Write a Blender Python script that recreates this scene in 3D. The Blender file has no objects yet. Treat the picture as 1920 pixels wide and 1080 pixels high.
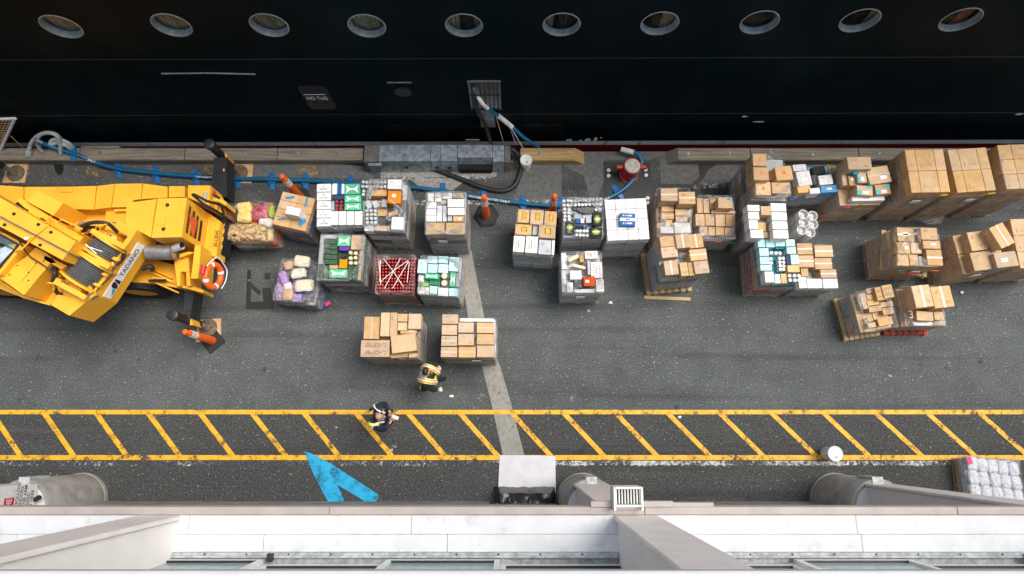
import bpy, bmesh, math, random
from mathutils import Vector, Matrix, noise as mnoise
random.seed(7)
R=math.radians
sc=bpy.context.scene; COL=sc.collection
# ---------------- camera, world, sun, exposure ----------------
cam=bpy.data.objects.new('camera',bpy.data.cameras.new('camera')); COL.objects.link(cam)
cam.location=(0,0,16.0); cam.rotation_euler=(0.222082,0,0)
cam.data.sensor_width=36; cam.data.lens=36*1240/1920; cam.data.shift_x=-6/1920
cam.data.clip_start=.05; cam.data.clip_end=2000
sc.camera=cam
wd=bpy.data.worlds.new('World'); sc.world=wd; wd.use_nodes=True
nt=wd.node_tree; nt.nodes.clear()
sky=nt.nodes.new('ShaderNodeTexSky'); sky.sky_type='NISHITA'; sky.sun_disc=False
SUN_EL,SUN_AZ=R(63),R(70)      # azimuth clockwise from +Y
sky.sun_elevation=SUN_EL; sky.sun_rotation=SUN_AZ; sky.dust_density=4; sky.ozone_density=.6; sky.air_density=1.0
bg=nt.nodes.new('ShaderNodeBackground'); bg.inputs['Strength'].default_value=.15
ow=nt.nodes.new('ShaderNodeOutputWorld'); hsn=nt.nodes.new('ShaderNodeHueSaturation'); hsn.inputs['Saturation'].default_value=.55   # thin even cloud: a paler blue
nt.links.new(sky.outputs[0],hsn.inputs['Color']); nt.links.new(hsn.outputs[0],bg.inputs[0]); nt.links.new(bg.outputs[0],ow.inputs[0])
sl=bpy.data.lights.new('sun','SUN'); sl.energy=1.5; sl.angle=R(35); sl.color=(1,.93,.84)
so=bpy.data.objects.new('sun',sl); COL.objects.link(so)
sdir=Vector((math.cos(SUN_EL)*math.sin(SUN_AZ),math.cos(SUN_EL)*math.cos(SUN_AZ),math.sin(SUN_EL)))
so.rotation_euler=sdir.to_track_quat('Z','Y').to_euler()
vs=sc.view_settings; vs.view_transform='Standard'; vs.look='None'; vs.gamma=1; vs.use_curve_mapping=False; vs.exposure=.76

# ---------------- materials ----------------
class NT:
    def __init__(s,name):
        s.m=bpy.data.materials.new(name); s.m.use_nodes=True; s.t=s.m.node_tree; s.t.nodes.clear()
        s.out=s.n('OutputMaterial')
    def n(s,t,**kw):
        nd=s.t.nodes.new('ShaderNode'+t)
        for k,v in kw.items():
            if hasattr(nd,k): setattr(nd,k,v)
            else: s.i(nd,k,v)
        return nd
    def i(s,nd,k,v):
        k=nd.inputs[k] if isinstance(k,str) and k in nd.inputs else nd.inputs[int(k[1:])] if isinstance(k,str) else nd.inputs[k]
        if isinstance(v,bpy.types.NodeSocket): s.t.links.new(v,k)
        elif isinstance(v,bpy.types.Node): s.t.links.new(v.outputs[0],k)
        else: k.default_value=v
    def math(s,op,a,b=None,clamp=False):
        nd=s.n('Math',operation=op,use_clamp=clamp); s.i(nd,0,a)
        if b is not None: s.i(nd,1,b)
        return nd.outputs[0]
    def mix(s,f,a,b,blend='MIX'):
        nd=s.n('Mix',data_type='RGBA',blend_type=blend)
        s.i(nd,0,f)
        for k,v in ((6,a),(7,b)):
            if isinstance(v,tuple) and len(v)==3: v=v+(1,)
            s.i(nd,k,v)
        return nd.outputs[2]
    def ramp(s,f,p0,p1):
        nd=s.n('MapRange',interpolation_type='SMOOTHSTEP'); s.i(nd,0,f); s.i(nd,1,p0); s.i(nd,2,p1); return nd.outputs[0]
    def noise(s,vec,scale,detail=4,rough=.6,stretch=None):
        if stretch:
            mp=s.n('Mapping'); s.i(mp,0,vec); mp.inputs['Scale'].default_value=stretch; vec=mp.outputs[0]
        nd=s.n('TexNoise'); s.i(nd,'Vector',vec); nd.inputs['Scale'].default_value=scale; nd.inputs['Detail'].default_value=detail; nd.inputs['Roughness'].default_value=rough
        return nd.outputs['Fac']
    def bsdf(s,col,rough=.6,metal=0,spec=.5,bump=None,bd=.01,bs=.5):
        b=s.n('BsdfPrincipled')
        if isinstance(col,tuple) and len(col)==3: col=col+(1,)
        s.i(b,'Base Color',col); s.i(b,'Roughness',rough); s.i(b,'Metallic',metal); s.i(b,'Specular IOR Level',spec)
        if bump is not None:
            bp=s.n('Bump'); s.i(bp,'Height',bump); bp.inputs['Distance'].default_value=bd; bp.inputs['Strength'].default_value=bs; s.i(b,'Normal',bp.outputs[0])
        return b
    def done(s,sh): s.t.links.new(sh.outputs[0] if isinstance(sh,bpy.types.Node) else sh,s.out.inputs[0]); return s.m
def dark(c,k): return tuple(x*k for x in c[:3])
def basic(name,col,rough=.6,metal=0,amt=.25,scale=6,spec=.5,rnd=0,bump=0,coord='Object'):
    m=NT(name); tc=m.n('TexCoord'); v=tc.outputs[coord] if coord!='P' else m.n('NewGeometry').outputs['Position']
    nz=m.noise(v,scale,5); c=m.mix(m.ramp(nz,.3,.7),dark(col,1-amt),dark(col,1+amt*.4))
    if rnd:
        oi=m.n('ObjectInfo'); h=m.n('HueSaturation'); m.i(h,'Color',c)
        m.i(h,'Value',m.math('ADD',m.math('MULTIPLY',oi.outputs['Random'],rnd),1-rnd*.6)); c=h.outputs[0]
    return m.done(m.bsdf(c,rough,metal,spec,nz if bump else None,.01,bump))
def carton_mat(name,col,ink=None,style='',rnd=.3,rough=.75):
    """carton board; style letters draw the flat print"""
    m=NT(name); tc=m.n('TexCoord'); ob=tc.outputs['Object']; oi=m.n('ObjectInfo'); rand=oi.outputs['Random']
    geo=m.n('NewGeometry'); pos=geo.outputs['Position']
    base=m.mix(m.ramp(m.noise(pos,5,4),.3,.75),dark(col,.86),dark(col,1.06))
    base=m.mix(m.math('MULTIPLY',m.ramp(m.noise(pos,40,2),.62,.75),.15),base,dark(col,.6))
    h=m.n('HueSaturation'); m.i(h,'Color',base); m.i(h,'Value',m.math('ADD',m.math('MULTIPLY',rand,rnd),1-rnd*.65)); m.i(h,'Saturation',m.math('ADD',m.math('MULTIPLY',m.math('FRACT',m.math('MULTIPLY',rand,7.3)),.3),.85)); c=h.outputs[0]
    sp=m.n('SeparateXYZ'); m.i(sp,0,ob); X,Y,Z=sp.outputs
    def rng(v,a,b): return m.math('MULTIPLY',m.math('GREATER_THAN',v,a),m.math('LESS_THAN',v,b))
    def rect(x0,x1,y0,y1,u=X,w=Y): return m.math('MULTIPLY',rng(u,x0,x1),rng(w,y0,y1))
    def text(x0,x1,y0,y1,rows,cols,u=X,w=Y,thr=.42):
        fy=m.math('MULTIPLY',m.math('SUBTRACT',w,y0),rows/(y1-y0)); fx=m.math('MULTIPLY',m.math('SUBTRACT',u,x0),cols/(x1-x0))
        cv=m.n('CombineXYZ'); m.i(cv,0,m.math('FLOOR',fx)); m.i(cv,1,m.math('FLOOR',fy)); m.i(cv,2,m.math('MULTIPLY',rand,91))
        wn=m.n('TexWhiteNoise'); m.i(wn,0,cv.outputs[0])
        k=m.math('GREATER_THAN',wn.outputs['Value'],thr)
        k=m.math('MULTIPLY',k,rng(m.math('FRACT',fy),.25,.78)); k=m.math('MULTIPLY',k,rng(m.math('FRACT',fx),.0,.8))
        return m.math('MULTIPLY',k,rect(x0,x1,y0,y1,u,w))
    ink=ink or (.05,.04,.04)
    if style and style[0] in 'pPrRTOBgsK':
        if 'p' in style: c=m.mix(m.math('MULTIPLY',text(-.32,-.08,.14,.34,2,5),.75),c,ink); c=m.mix(m.math('MULTIPLY',text(.1,.36,-.34,-.18,2,6),.7),c,ink)
        if 'P' in style:
            for a in (-.36,.08): c=m.mix(m.math('MULTIPLY',text(-.38,.4,a,a+.24,3,11),.85),c,ink)
        if 'r' in style:
            c=m.mix(m.math('MULTIPLY',text(-.34,-.24,-.34,.34,9,2,thr=.3),.55),c,(.5,.05,.03)); c=m.mix(m.math('MULTIPLY',text(.1,.34,.05,.3,3,4),.5),c,(.1,.1,.12))
        if 'R' in style:
            c=m.mix(text(-.3,-.15,-.4,.4,8,2,thr=.3),c,(.55,.03,.03)); c=m.mix(text(.2,.3,-.3,.3,7,1,thr=.2),c,(.55,.03,.03)); c=m.mix(rect(-.06,.0,-.25,.25),c,(.02,.02,.03))
        if 'T' in style: c=m.mix(rect(.12,.4,.26,.42),c,(.03,.22,.4)); c=m.mix(m.math('MULTIPLY',text(.14,.38,-.36,-.08,3,4),.6),c,(.1,.12,.2))
        if 'O' in style: c=m.mix(rect(-.1,.1,-.1,.12),c,(.75,.12,.02)); c=m.mix(m.math('MULTIPLY',text(-.07,.08,-.06,.08,2,3),.8),c,(.8,.6,.4)); c=m.mix(rect(.36,.42,-.42,-.34),c,(.75,.12,.02))
        if 'B' in style: c=m.mix(rect(-.5,.5,-.12,.12),c,(.8,.8,.82)); c=m.mix(text(-.3,.3,-.42,-.2,1,9,thr=.25),c,(.8,.8,.82)); c=m.mix(text(-.3,.3,.2,.42,1,8,thr=.25),c,(.8,.8,.82)); c=m.mix(rect(-.14,.14,-.04,.04),c,(.02,.02,.03))
        if 'g' in style:
            ln=m.n('VectorMath',operation='LENGTH'); cv=m.n('CombineXYZ'); m.i(cv,0,X); m.i(cv,1,Y); m.i(ln,0,cv.outputs[0])
            c=m.mix(m.ramp(ln.outputs['Value'],.42,.08),c,(.42,.55,.1)); c=m.mix(text(-.3,.34,-.08,.1,1,5,thr=.15),c,(.75,.78,.7)); c=m.mix(rect(.3,.42,.02,.14),c,(.6,.04,.03))
        if 's' in style:
            fl=m.math('ADD',m.math('MULTIPLY',m.math('MULTIPLY',X,X),2.2),.07); bone=m.math('MULTIPLY',m.math('LESS_THAN',m.math('ABSOLUTE',Y),fl),m.math('LESS_THAN',m.math('ADD',m.math('ABSOLUTE',X),m.math('MULTIPLY',m.math('ABSOLUTE',Y),-.15)),.33)); c=m.mix(bone,c,(.75,.8,.76))
        if 'K' in style: c=m.mix(rect(-.5,.2,-.3,.3),c,(.02,.02,.02)); c=m.mix(rect(-.2,.1,-.05,.08),c,(.4,.42,.45))
    if 'q' in style:
        c=m.mix(m.math('MULTIPLY',text(-.2,.3,-.3,-.18,2,7),.5),c,(.1,.07,.12)); c=m.mix(m.math('MULTIPLY',rect(-.34,-.28,-.36,-.14),.55),c,(.16,.1,.22)); c=m.mix(m.math('MULTIPLY',text(.2,.34,.1,.35,3,3),.35),c,ink)
    # print on the sides as well
    nz=m.noise(ob,3,2)
    side=m.math('LESS_THAN',m.math('ABSOLUTE',m.n('SeparateXYZ',i0=geo.outputs['Normal']).outputs[2]),.5)
    c=m.mix(m.math('MULTIPLY',m.math('MULTIPLY',side,text(-.3,.3,-.2,.2,2,7,u=m.math('ADD',X,Y),w=Z)),.5),c,ink)
    return m.done(m.bsdf(c,rough,0,.3,m.noise(pos,9,3),.012,.35))
CC=dict(tan=(.60,.40,.215),pinktan=(.57,.405,.265),white=(.80,.80,.79),aqua=(.50,.74,.76),mint=(.10,.52,.28),dkgreen=(.045,.105,.06),purple=(.15,.06,.4),
 orange=(.75,.26,.02),blue=(.03,.13,.36),navy=(.025,.05,.14),grey=(.42,.45,.47),greylight=(.58,.61,.66),beige=(.48,.45,.36),black=(.018,.02,.018),charcoal=(.085,.09,.095),
 rust=(.5,.085,.02),green=(.02,.28,.12),greenyellow=(.25,.45,.12),teal=(.015,.26,.36),skyblue=(.14,.32,.56),orangewhite=(.78,.5,.25),multi=(.75,.68,.5),bluewhite=(.55,.62,.75),red=(.5,.04,.03),brown=(.2,.11,.07),darkred=(.17,.045,.045))
INK=dict(mint=(.7,.8,.75),dkgreen=(.5,.42,.16),aqua=(.05,.1,.4),black=(.6,.6,.6),charcoal=(.6,.5,.35),purple=(.6,.5,.2))
_mc={}
def CM(k):
    if k not in _mc:
        n,_,st=k.partition(':'); st=''.join(ch for ch in st if ch in 'pPrRTOBgsKq')
        _mc[k]=carton_mat('carton_'+n+('_'+st if st else ''),CC[n],INK.get(n),st,.12 if n in('white','aqua') or 'q' in st else .26,.7)
    return _mc[k]
def wrap_mat(name,lo,hi,tint=(.78,.8,.83)):
    m=NT(name); tc=m.n('TexCoord'); v=tc.outputs['Object']
    oi=m.n('ObjectInfo'); off=m.n('VectorMath',operation='ADD'); m.i(off,0,v); cb=m.n('CombineXYZ'); m.i(cb,0,m.math('MULTIPLY',oi.outputs['Random'],50)); m.i(off,1,cb.outputs[0]); v=off.outputs[0]
    a=m.noise(v,3,5,.7,(.55,.55,9)); b=m.noise(v,9,4,.7,(.7,.7,6)); c=m.noise(v,2.2,3)
    f=m.math('ADD',m.math('MULTIPLY',m.ramp(a,.44,.62),.8),m.math('MULTIPLY',m.ramp(b,.5,.7),.35)); f=m.math('MULTIPLY',f,m.math('ADD',c,.45),True)
    f=m.math('ADD',m.math('MULTIPLY',f,hi-lo),lo,True)
    up=m.math('GREATER_THAN',m.n('SeparateXYZ',i0=m.n('NewGeometry').outputs['Normal']).outputs[2],.6)   # one layer of film on top, several round the sides
    f=m.math('MULTIPLY',f,m.math('SUBTRACT',1,m.math('MULTIPLY',up,.55)))
    bs=m.bsdf(m.mix(m.ramp(b,.42,.60),dark(tint,.42),tint),.22,0,.6,b,.03,.6)
    tr=m.n('BsdfTransparent'); mx=m.n('MixShader'); m.i(mx,0,f); m.i(mx,1,tr); m.i(mx,2,bs)
    return m.done(mx)
WRAP=wrap_mat('stretch_wrap',.10,.95,(.88,.89,.90)); WRAPG=wrap_mat('stretch_wrap_grey',.14,.98,(.80,.82,.84)); WRAPC=wrap_mat('stretch_wrap_clear',.08,.62,(.85,.85,.85))
WRAPS=wrap_mat('stretch_wrap_thin',.06,.85,(.80,.77,.74))
def painted(name,col,wear=.45,scale=5,rough=.6,edge=True):
    """road paint, worn through to the asphalt below"""
    m=NT(name); p=m.n('NewGeometry').outputs['Position']
    n1=m.noise(p,scale,8,.7); n2=m.noise(p,45,3,.7); n3=m.noise(p,.9,4)
    f=m.math('ADD',m.math('MULTIPLY',n1,.55),m.math('ADD',m.math('MULTIPLY',n2,.35),m.math('MULTIPLY',n3,.35)))
    n4=m.noise(p,2.1,5,.7); keep=m.ramp(f,wear-.05,wear+.05)
    c=m.mix(m.ramp(n1,.35,.7),dark(col,.78),col); c=m.mix(m.math('MULTIPLY',m.ramp(n4,.54,.70),.5),c,dark(col,.30)); c=m.mix(m.math('MULTIPLY',m.ramp(n2,.6,.75),.3),c,dark(col,.35))
    bs=m.bsdf(c,rough); tr=m.n('BsdfTransparent'); mx=m.n('MixShader'); m.i(mx,0,keep); m.i(mx,1,tr); m.i(mx,2,bs)
    return m.done(mx)
def asphalt_mat(name,c0,c1,speck,spthr=.78,big=.35):
    m=NT(name); p=m.n('NewGeometry').outputs['Position']
    n0=m.noise(p,.28,5,.6); n1=m.noise(p,1.7,6,.65); n2=m.noise(p,30,3,.85); n3=m.noise(p,15,2,.6)
    c=m.mix(m.ramp(m.math('ADD',m.math('MULTIPLY',n0,.5),m.math('MULTIPLY',n1,.5)),.36,.66),c0,c1)
    c=m.mix(m.ramp(n2,.36,.66),m.mix(.45,c,(0,0,0)),m.mix(.22,c,(.26,.28,.27)))
    c=m.mix(m.math('MULTIPLY',m.ramp(n3,.63,.72),.62),c,speck)
    vo=m.n('TexVoronoi'); m.i(vo,'Vector',p); vo.inputs['Scale'].default_value=14; 
    wn=m.n('TexWhiteNoise'); m.i(wn,0,vo.outputs['Position'])
    dot=m.math('MULTIPLY',m.math('LESS_THAN',vo.outputs['Distance'],.11),m.math('GREATER_THAN',wn.outputs['Value'],spthr))
    c=m.mix(m.math('MULTIPLY',dot,.7),c,speck)
    tk=m.noise(p,1,4,.6,(.05,1.5,1)); c=m.mix(m.math("MULTIPLY",m.ramp(tk,.50,.66),.42),c,(.022,.023,.024)); tk2=m.noise(p,1,5,.6,(.07,2.3,3)); c=m.mix(m.math('MULTIPLY',m.ramp(tk2,.55,.72),.22),c,(.16,.165,.16))
    st=m.ramp(m.noise(p,.9,5,.7),.62,.72); c=m.mix(m.math('MULTIPLY',st,.55),c,(.018,.018,.018))
    # oil drips: small scattered dark blots
    v2=m.n('TexVoronoi'); m.i(v2,'Vector',p); v2.inputs['Scale'].default_value=1.5; w2=m.n('TexWhiteNoise'); m.i(w2,0,v2.outputs['Position'])
    dr=m.math('MULTIPLY',m.ramp(m.math('ADD',v2.outputs['Distance'],m.math('MULTIPLY',m.noise(p,9,2),.16)),.22,.10),m.math('GREATER_THAN',w2.outputs['Value'],.62))
    c=m.mix(m.math('MULTIPLY',dr,.6),c,(.015,.015,.015))
    # fine pale scratches
    sc_=m.noise(p,7,3,.5,(.22,2.6,1)); c=m.mix(m.math('MULTIPLY',m.ramp(sc_,.70,.76),.22),c,speck)
    return m.done(m.bsdf(c,.88,0,.3,n2,.006,.5))
MAT=dict(
 asphalt=asphalt_mat('asphalt',(.066,.077,.078),(.108,.124,.124),(.36,.37,.36),.80),
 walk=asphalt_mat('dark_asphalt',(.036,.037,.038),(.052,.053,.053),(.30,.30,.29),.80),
 apron=asphalt_mat('apron_asphalt',(.062,.065,.064),(.118,.120,.114),(.42,.42,.40),.70),
 concrete=basic('concrete_pale',(.36,.35,.31),.9,amt=.4,scale=14,coord='P'),
 concrete2=basic('concrete_grey',(.14,.142,.138),.9,amt=.28,scale=9,coord='P'),
 column=basic('column_concrete',(.30,.295,.27),.8,amt=.3,scale=3,coord='P',bump=.2),
 yline=painted('yellow_road_paint',(.84,.45,.02),.56,5),yworn=painted('worn_yellow_paint',(.55,.36,.08),.66,7),
 wworn=painted('worn_white_paint',(.6,.6,.58),.70,12),wline=painted('white_road_paint',(.55,.55,.52),.635,12),gstrip=painted('grey_strip',(.30,.295,.265),.52,9,.9),
 bluepaint=painted('blue_road_paint',(.01,.40,.70),.575,4),tar=painted('tar_patch',(.014,.014,.015),.50,6,.5),stain=painted('damp_stain',(.02,.021,.022),.40,3,.35),drop=painted('droppings',(.7,.7,.68),.76,16),
 yellow=None,black=basic('black_metal',(.02,.021,.023),.45,amt=.4,scale=5),rubber=basic('rubber',(.016,.017,.018),.7,scale=8,bump=.3),dark=basic('dark_void',(.006,.006,.007),.9),
 steel=basic('galvanised_steel',(.36,.42,.46),.42,.55,amt=.45,scale=9,coord='P'),metal=basic('bare_metal',(.45,.47,.5),.35,.8,amt=.3),phrim=basic('porthole_rim',(.34,.41,.46),.35,.4,amt=.3,scale=9),
 wood=None,timber=None,timber2=None,
 ply=basic('plywood',(.62,.40,.21),.8,amt=.25,scale=5),hose=basic('blue_hose',(.008,.13,.27),.35,amt=.2),chock=basic('blue_plastic',(.008,.15,.42),.45),bhose=basic('black_hose',(.02,.022,.024),.5),ghose=basic('grey_hose',(.42,.47,.48),.5),
 orange=basic('orange_plastic',(.85,.13,.012),.45,amt=.15),reflect=basic('reflective_white',(.78,.78,.78),.4),redp=basic('red_paint',(.55,.045,.03),.5,amt=.35,scale=8),wconc=basic('worn_top',(.5,.47,.43),.85,amt=.4,scale=16),
 wpaint=None,cream=basic('cream_paint',(.80,.76,.72),.55,amt=.06,scale=2,coord='P'),flange=basic('pale_flange',(.80,.74,.70),.45,amt=.08,scale=3,coord='P'),flash=basic('tan_flashing',(.44,.39,.36),.45,amt=.12,scale=3,coord='P'),
 galv=basic('grey_frame',(.45,.49,.49),.55,amt=.4,scale=12,coord='P'),frame=basic('pale_window_frame',(.70,.70,.66),.5,amt=.08,coord='P'),
 bucket=basic('white_plastic',(.78,.78,.77),.4,amt=.08),redlabel=basic('red_sign',(.6,.02,.03),.5),ink=basic('black_ink',(.015,.015,.017),.6),white=basic('white_ink',(.82,.83,.84),.6),
 tape=basic('clear_tape',(.62,.52,.40),.25,amt=.2,scale=20,rnd=.3),label=basic('paper_label',(.82,.82,.82),.6,amt=.05),rope=basic('rope',(.62,.62,.60),.8),wire=basic('wire_rope',(.20,.21,.22),.4,.4),
 rust=basic('rusty_plate',(.22,.09,.035),.85,amt=.5,scale=12),mat=basic('grey_mat',(.62,.62,.66),.8,amt=.10,scale=3,coord='P'),tarp=basic('black_tarp',(.022,.024,.027),.33,amt=.3,scale=4),
 boot=basic('red_boot_paint',(.23,.006,.008),.45,amt=.3,coord='P'),stripe=basic('grey_stripe_paint',(.84,.87,.90),.5,amt=.15,coord='P'),
 skin=basic('skin',(.50,.27,.18),.5,amt=.1),hair=basic('hair',(.018,.010,.007),.5,scale=30,amt=.5),navyc=basic('navy_cloth',(.012,.016,.032),.8,amt=.3,scale=8),denim=basic('denim',(.02,.045,.10),.85,amt=.35,scale=10),hiviz=basic('hi_vis_cloth',(.72,.85,.18),.6),hivo=basic('orange_trim',(.85,.32,.05),.6),greyc=basic('grey_fleece',(.38,.41,.48),.9),blackc=basic('black_cloth',(.016,.016,.018),.8),glove=basic('pale_glove',(.7,.7,.68),.8),
 curtain=basic('curtain',(.30,.29,.20),.9,amt=.3,scale=3),orangecurtain=basic('orange_curtain',(.35,.10,.02),.9),inner=basic('inner_paint',(.30,.30,.28),.7,amt=.3,scale=3),
 teal_logo=basic('teal_logo',(.02,.42,.5),.5),
)
def yellow_mat():
    m=NT('yellow_paint'); p=m.n('NewGeometry').outputs['Position']
    n1=m.noise(p,2.2,5); n2=m.noise(p,14,4,.7); n3=m.noise(p,38,2,.6)
    c=m.mix(m.ramp(n1,.3,.7),(.80,.385,.022),(.87,.45,.032))
    c=m.mix(m.math('MULTIPLY',m.ramp(n2,.58,.72),.35),c,(.62,.30,.04))
    c=m.mix(m.math('MULTIPLY',m.ramp(m.math('ADD',m.math('MULTIPLY',n3,.6),m.math('MULTIPLY',n2,.4)),.64,.69),.85),c,(.14,.06,.02))
    return m.done(m.bsdf(c,.42,0,.5))
MAT['yellow']=yellow_mat()
def timber_mat(name,col):
    m=NT(name); p=m.n('NewGeometry').outputs['Position']; g=m.noise(p,5,6,.7,(.25,7,7)); b=m.noise(p,1.3,4); d=m.noise(p,28,2)
    c=m.mix(m.ramp(g,.36,.66),dark(col,.55),dark(col,1.12)); c=m.mix(m.math('MULTIPLY',m.ramp(b,.5,.7),.4),c,(.23,.20,.16)); c=m.mix(m.math('MULTIPLY',m.ramp(d,.70,.74),.8),c,(.7,.7,.68))
    return m.done(m.bsdf(c,.85,0,.3,g,.01,.5))
MAT['timber']=timber_mat('weathered_timber',(.30,.26,.205)); MAT['timber2']=timber_mat('new_timber',(.50,.34,.15))
def wpaint_mat():
    m=NT('white_masonry_paint'); p=m.n('NewGeometry').outputs['Position']; n=m.noise(p,3,5); s=m.noise(p,34,2); g=m.noise(p,2.5,6,.75)
    c=m.mix(m.ramp(n,.3,.7),(.66,.67,.68),(.74,.75,.76)); c=m.mix(m.math('MULTIPLY',m.ramp(s,.735,.76),.75),c,(.12,.12,.12)); c=m.mix(m.math('MULTIPLY',m.ramp(g,.52,.70),.40),c,(.40,.40,.39))
    return m.done(m.bsdf(c,.65,0,.4,m.noise(p,22,4),.006,.5))
MAT['wpaint']=wpaint_mat()
def wood_mat(name,col):
    m=NT(name); tc=m.n('TexCoord'); oi=m.n('ObjectInfo'); n=m.noise(tc.outputs['Object'],4,5,.7,(1,12,6)); h=m.n('HueSaturation'); m.i(h,'Color',m.mix(m.ramp(n,.3,.7),dark(col,.55),dark(col,1.1))); m.i(h,'Value',m.math('ADD',m.math('MULTIPLY',oi.outputs['Random'],.5),.7))
    return m.done(m.bsdf(h.outputs[0],.85))
MAT['wood']=wood_mat('pallet_wood',(.50,.35,.17)); MAT['bluewood']=wood_mat('blue_pallet_wood',(.02,.17,.38)); MAT['redwood']=wood_mat('red_pallet_wood',(.40,.05,.03))
def glass_mat(name,tint,refl=.35,rough=.03):
    m=NT(name); g=m.bsdf(tint,rough,0,.8); tr=m.n('BsdfTransparent'); mx=m.n('MixShader'); m.i(mx,0,refl); m.i(mx,1,tr); m.i(mx,2,g); return m.done(mx)
MAT['glass']=glass_mat('porthole_glass',(.02,.03,.03),.10); MAT['bglass']=glass_mat('window_glass',(.36,.45,.47),.90,.12)
def hull_mat():
    m=NT('hull_paint'); p=m.n('NewGeometry').outputs['Position']; n=m.noise(p,.8,4); n2=m.noise(p,6,5,.7,(1,1,.25)); n3=m.noise(p,2.5,6,.75,(1,1,.12))
    c=m.mix(m.ramp(n,.35,.7),(.0007,.0058,.0088),(.0016,.0095,.0140)); c=m.mix(m.math('MULTIPLY',m.ramp(n2,.66,.8),.3),c,(.02,.024,.028)); c=m.mix(m.math('MULTIPLY',m.ramp(n3,.54,.74),.30),c,(.012,.020,.025))
    return m.done(m.bsdf(c,.36,0,.03,m.noise(p,1.1,3),.012,.25))
MAT['hull']=hull_mat()
def water_mat():
    m=NT('harbour_water'); p=m.n('NewGeometry').outputs['Position']; return m.done(m.bsdf((.01,.02,.02),.08,0,.5,m.noise(p,3,4),.05,.6))
MAT['water']=water_mat()

# ---------------- mesh helpers ----------------
class MB:
    def __init__(s): s.v=[]; s.f=[]
    def add(s,vs,fs):
        o=len(s.v); s.v+=[tuple(v) for v in vs]; s.f+=[tuple(i+o for i in f) for f in fs]; return s
    def box(s,c,d,rot=0,bev=0,M=None):
        x,y,z=(k/2 for k in d); b=min(bev,x*.8,y*.8,z*.8)
        vs,fs=(CUBE_V,CUBE_F) if not b else (None,None)
        if not b: vs=[(a*x,bb*y,cc*z) for a,bb,cc in vs]
        else:
            vs=[]; 
            for sx in (-1,1):
                for sy in (-1,1):
                    for sz in (-1,1):
                        vs+=[(sx*(x-b),sy*(y-b),sz*z),(sx*(x-b),sy*y,sz*(z-b)),(sx*x,sy*(y-b),sz*(z-b))]
            fs=CH_F
        cr,sr=math.cos(rot),math.sin(rot)
        out=[]
        for p in vs:
            q=(p[0]*cr-p[1]*sr+c[0],p[0]*sr+p[1]*cr+c[1],p[2]+c[2])
            out.append(tuple(M@Vector(q)) if M else q)
        return s.add(out,fs)
    def prism(s,poly,z0,z1):
        a=sum(p[0]*q[1]-q[0]*p[1] for p,q in zip(poly,poly[1:]+poly[:1]))
        if a<0: poly=poly[::-1]
        n=len(poly); vs=[(x,y,z0) for x,y in poly]+[(x,y,z1) for x,y in poly]
        fs=[tuple(range(n-1,-1,-1)),tuple(range(n,2*n))]+[(i,(i+1)%n,n+(i+1)%n,n+i) for i in range(n)]
        return s.add(vs,fs)
    def sheet(s,poly,z):
        a=sum(p[0]*q[1]-q[0]*p[1] for p,q in zip(poly,poly[1:]+poly[:1]))
        if a<0: poly=poly[::-1]
        return s.add([(x,y,z) for x,y in poly],[tuple(range(len(poly)))])
    def tube(s,pts,r,n=8,cap=True,radii=None):
        pts=[Vector(p) for p in pts]; rings=[]; prev=None
        for i,p in enumerate(pts):
            t=(pts[min(i+1,len(pts)-1)]-pts[max(i-1,0)]).normalized()
            if prev is None: u=t.orthogonal().normalized()
            else: u=(prev-t*prev.dot(t)).normalized()
            prev=u; w=t.cross(u); rr=radii[i] if radii else r
            rings.append([p+(u*math.cos(2*math.pi*k/n)+w*math.sin(2*math.pi*k/n))*rr for k in range(n)])
        vs=[q for g in rings for q in g]; fs=[]
        for i in range(len(pts)-1):
            for k in range(n): fs.append((i*n+k,i*n+(k+1)%n,(i+1)*n+(k+1)%n,(i+1)*n+k))
        if cap: fs+=[tuple(range(n-1,-1,-1)),tuple((len(pts)-1)*n+k for k in range(n))]
        return s.add(vs,fs)
    def lathe(s,prof,c=(0,0,0),n=16,M=None,cap=True):
        vs=[];fs=[]
        for r,z in prof:
            for k in range(n):
                q=Vector((r*math.cos(2*math.pi*k/n),r*math.sin(2*math.pi*k/n),z))
                q=(M@q) if M else q
                vs.append((q[0]+c[0],q[1]+c[1],q[2]+c[2]))
        for i in range(len(prof)-1):
            for k in range(n): fs.append((i*n+k,i*n+(k+1)%n,(i+1)*n+(k+1)%n,(i+1)*n+k))
        if cap: fs+=[tuple(range(n-1,-1,-1)),tuple((len(prof)-1)*n+k for k in range(n))]
        return s.add(vs,fs)
    def torus(s,R_,r,M,n=28,k=10):
        vs=[];fs=[]
        for i in range(n):
            a=2*math.pi*i/n
            for j in range(k):
                b=2*math.pi*j/k; vs.append(tuple(M@Vector(((R_+r*math.cos(b))*math.cos(a),(R_+r*math.cos(b))*math.sin(a),r*math.sin(b)))))
        for i in range(n):
            for j in range(k): fs.append((i*k+j,((i+1)%n)*k+j,((i+1)%n)*k+(j+1)%k,i*k+(j+1)%k))
        return s.add(vs,fs)
    def mesh(s,name,smooth=False):
        me=bpy.data.meshes.new(name); me.from_pydata(s.v,[],s.f)
        if smooth:
            me.polygons.foreach_set('use_smooth',[True]*len(me.polygons))
            try: me.set_sharp_from_angle(angle=R(40))
            except Exception: pass
        me.update(); return me
CUBE_V=[(-1,-1,-1),(1,-1,-1),(1,1,-1),(-1,1,-1),(-1,-1,1),(1,-1,1),(1,1,1),(-1,1,1)]
CUBE_F=[(3,2,1,0),(4,5,6,7),(0,1,5,4),(1,2,6,5),(2,3,7,6),(3,0,4,7)]
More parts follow.
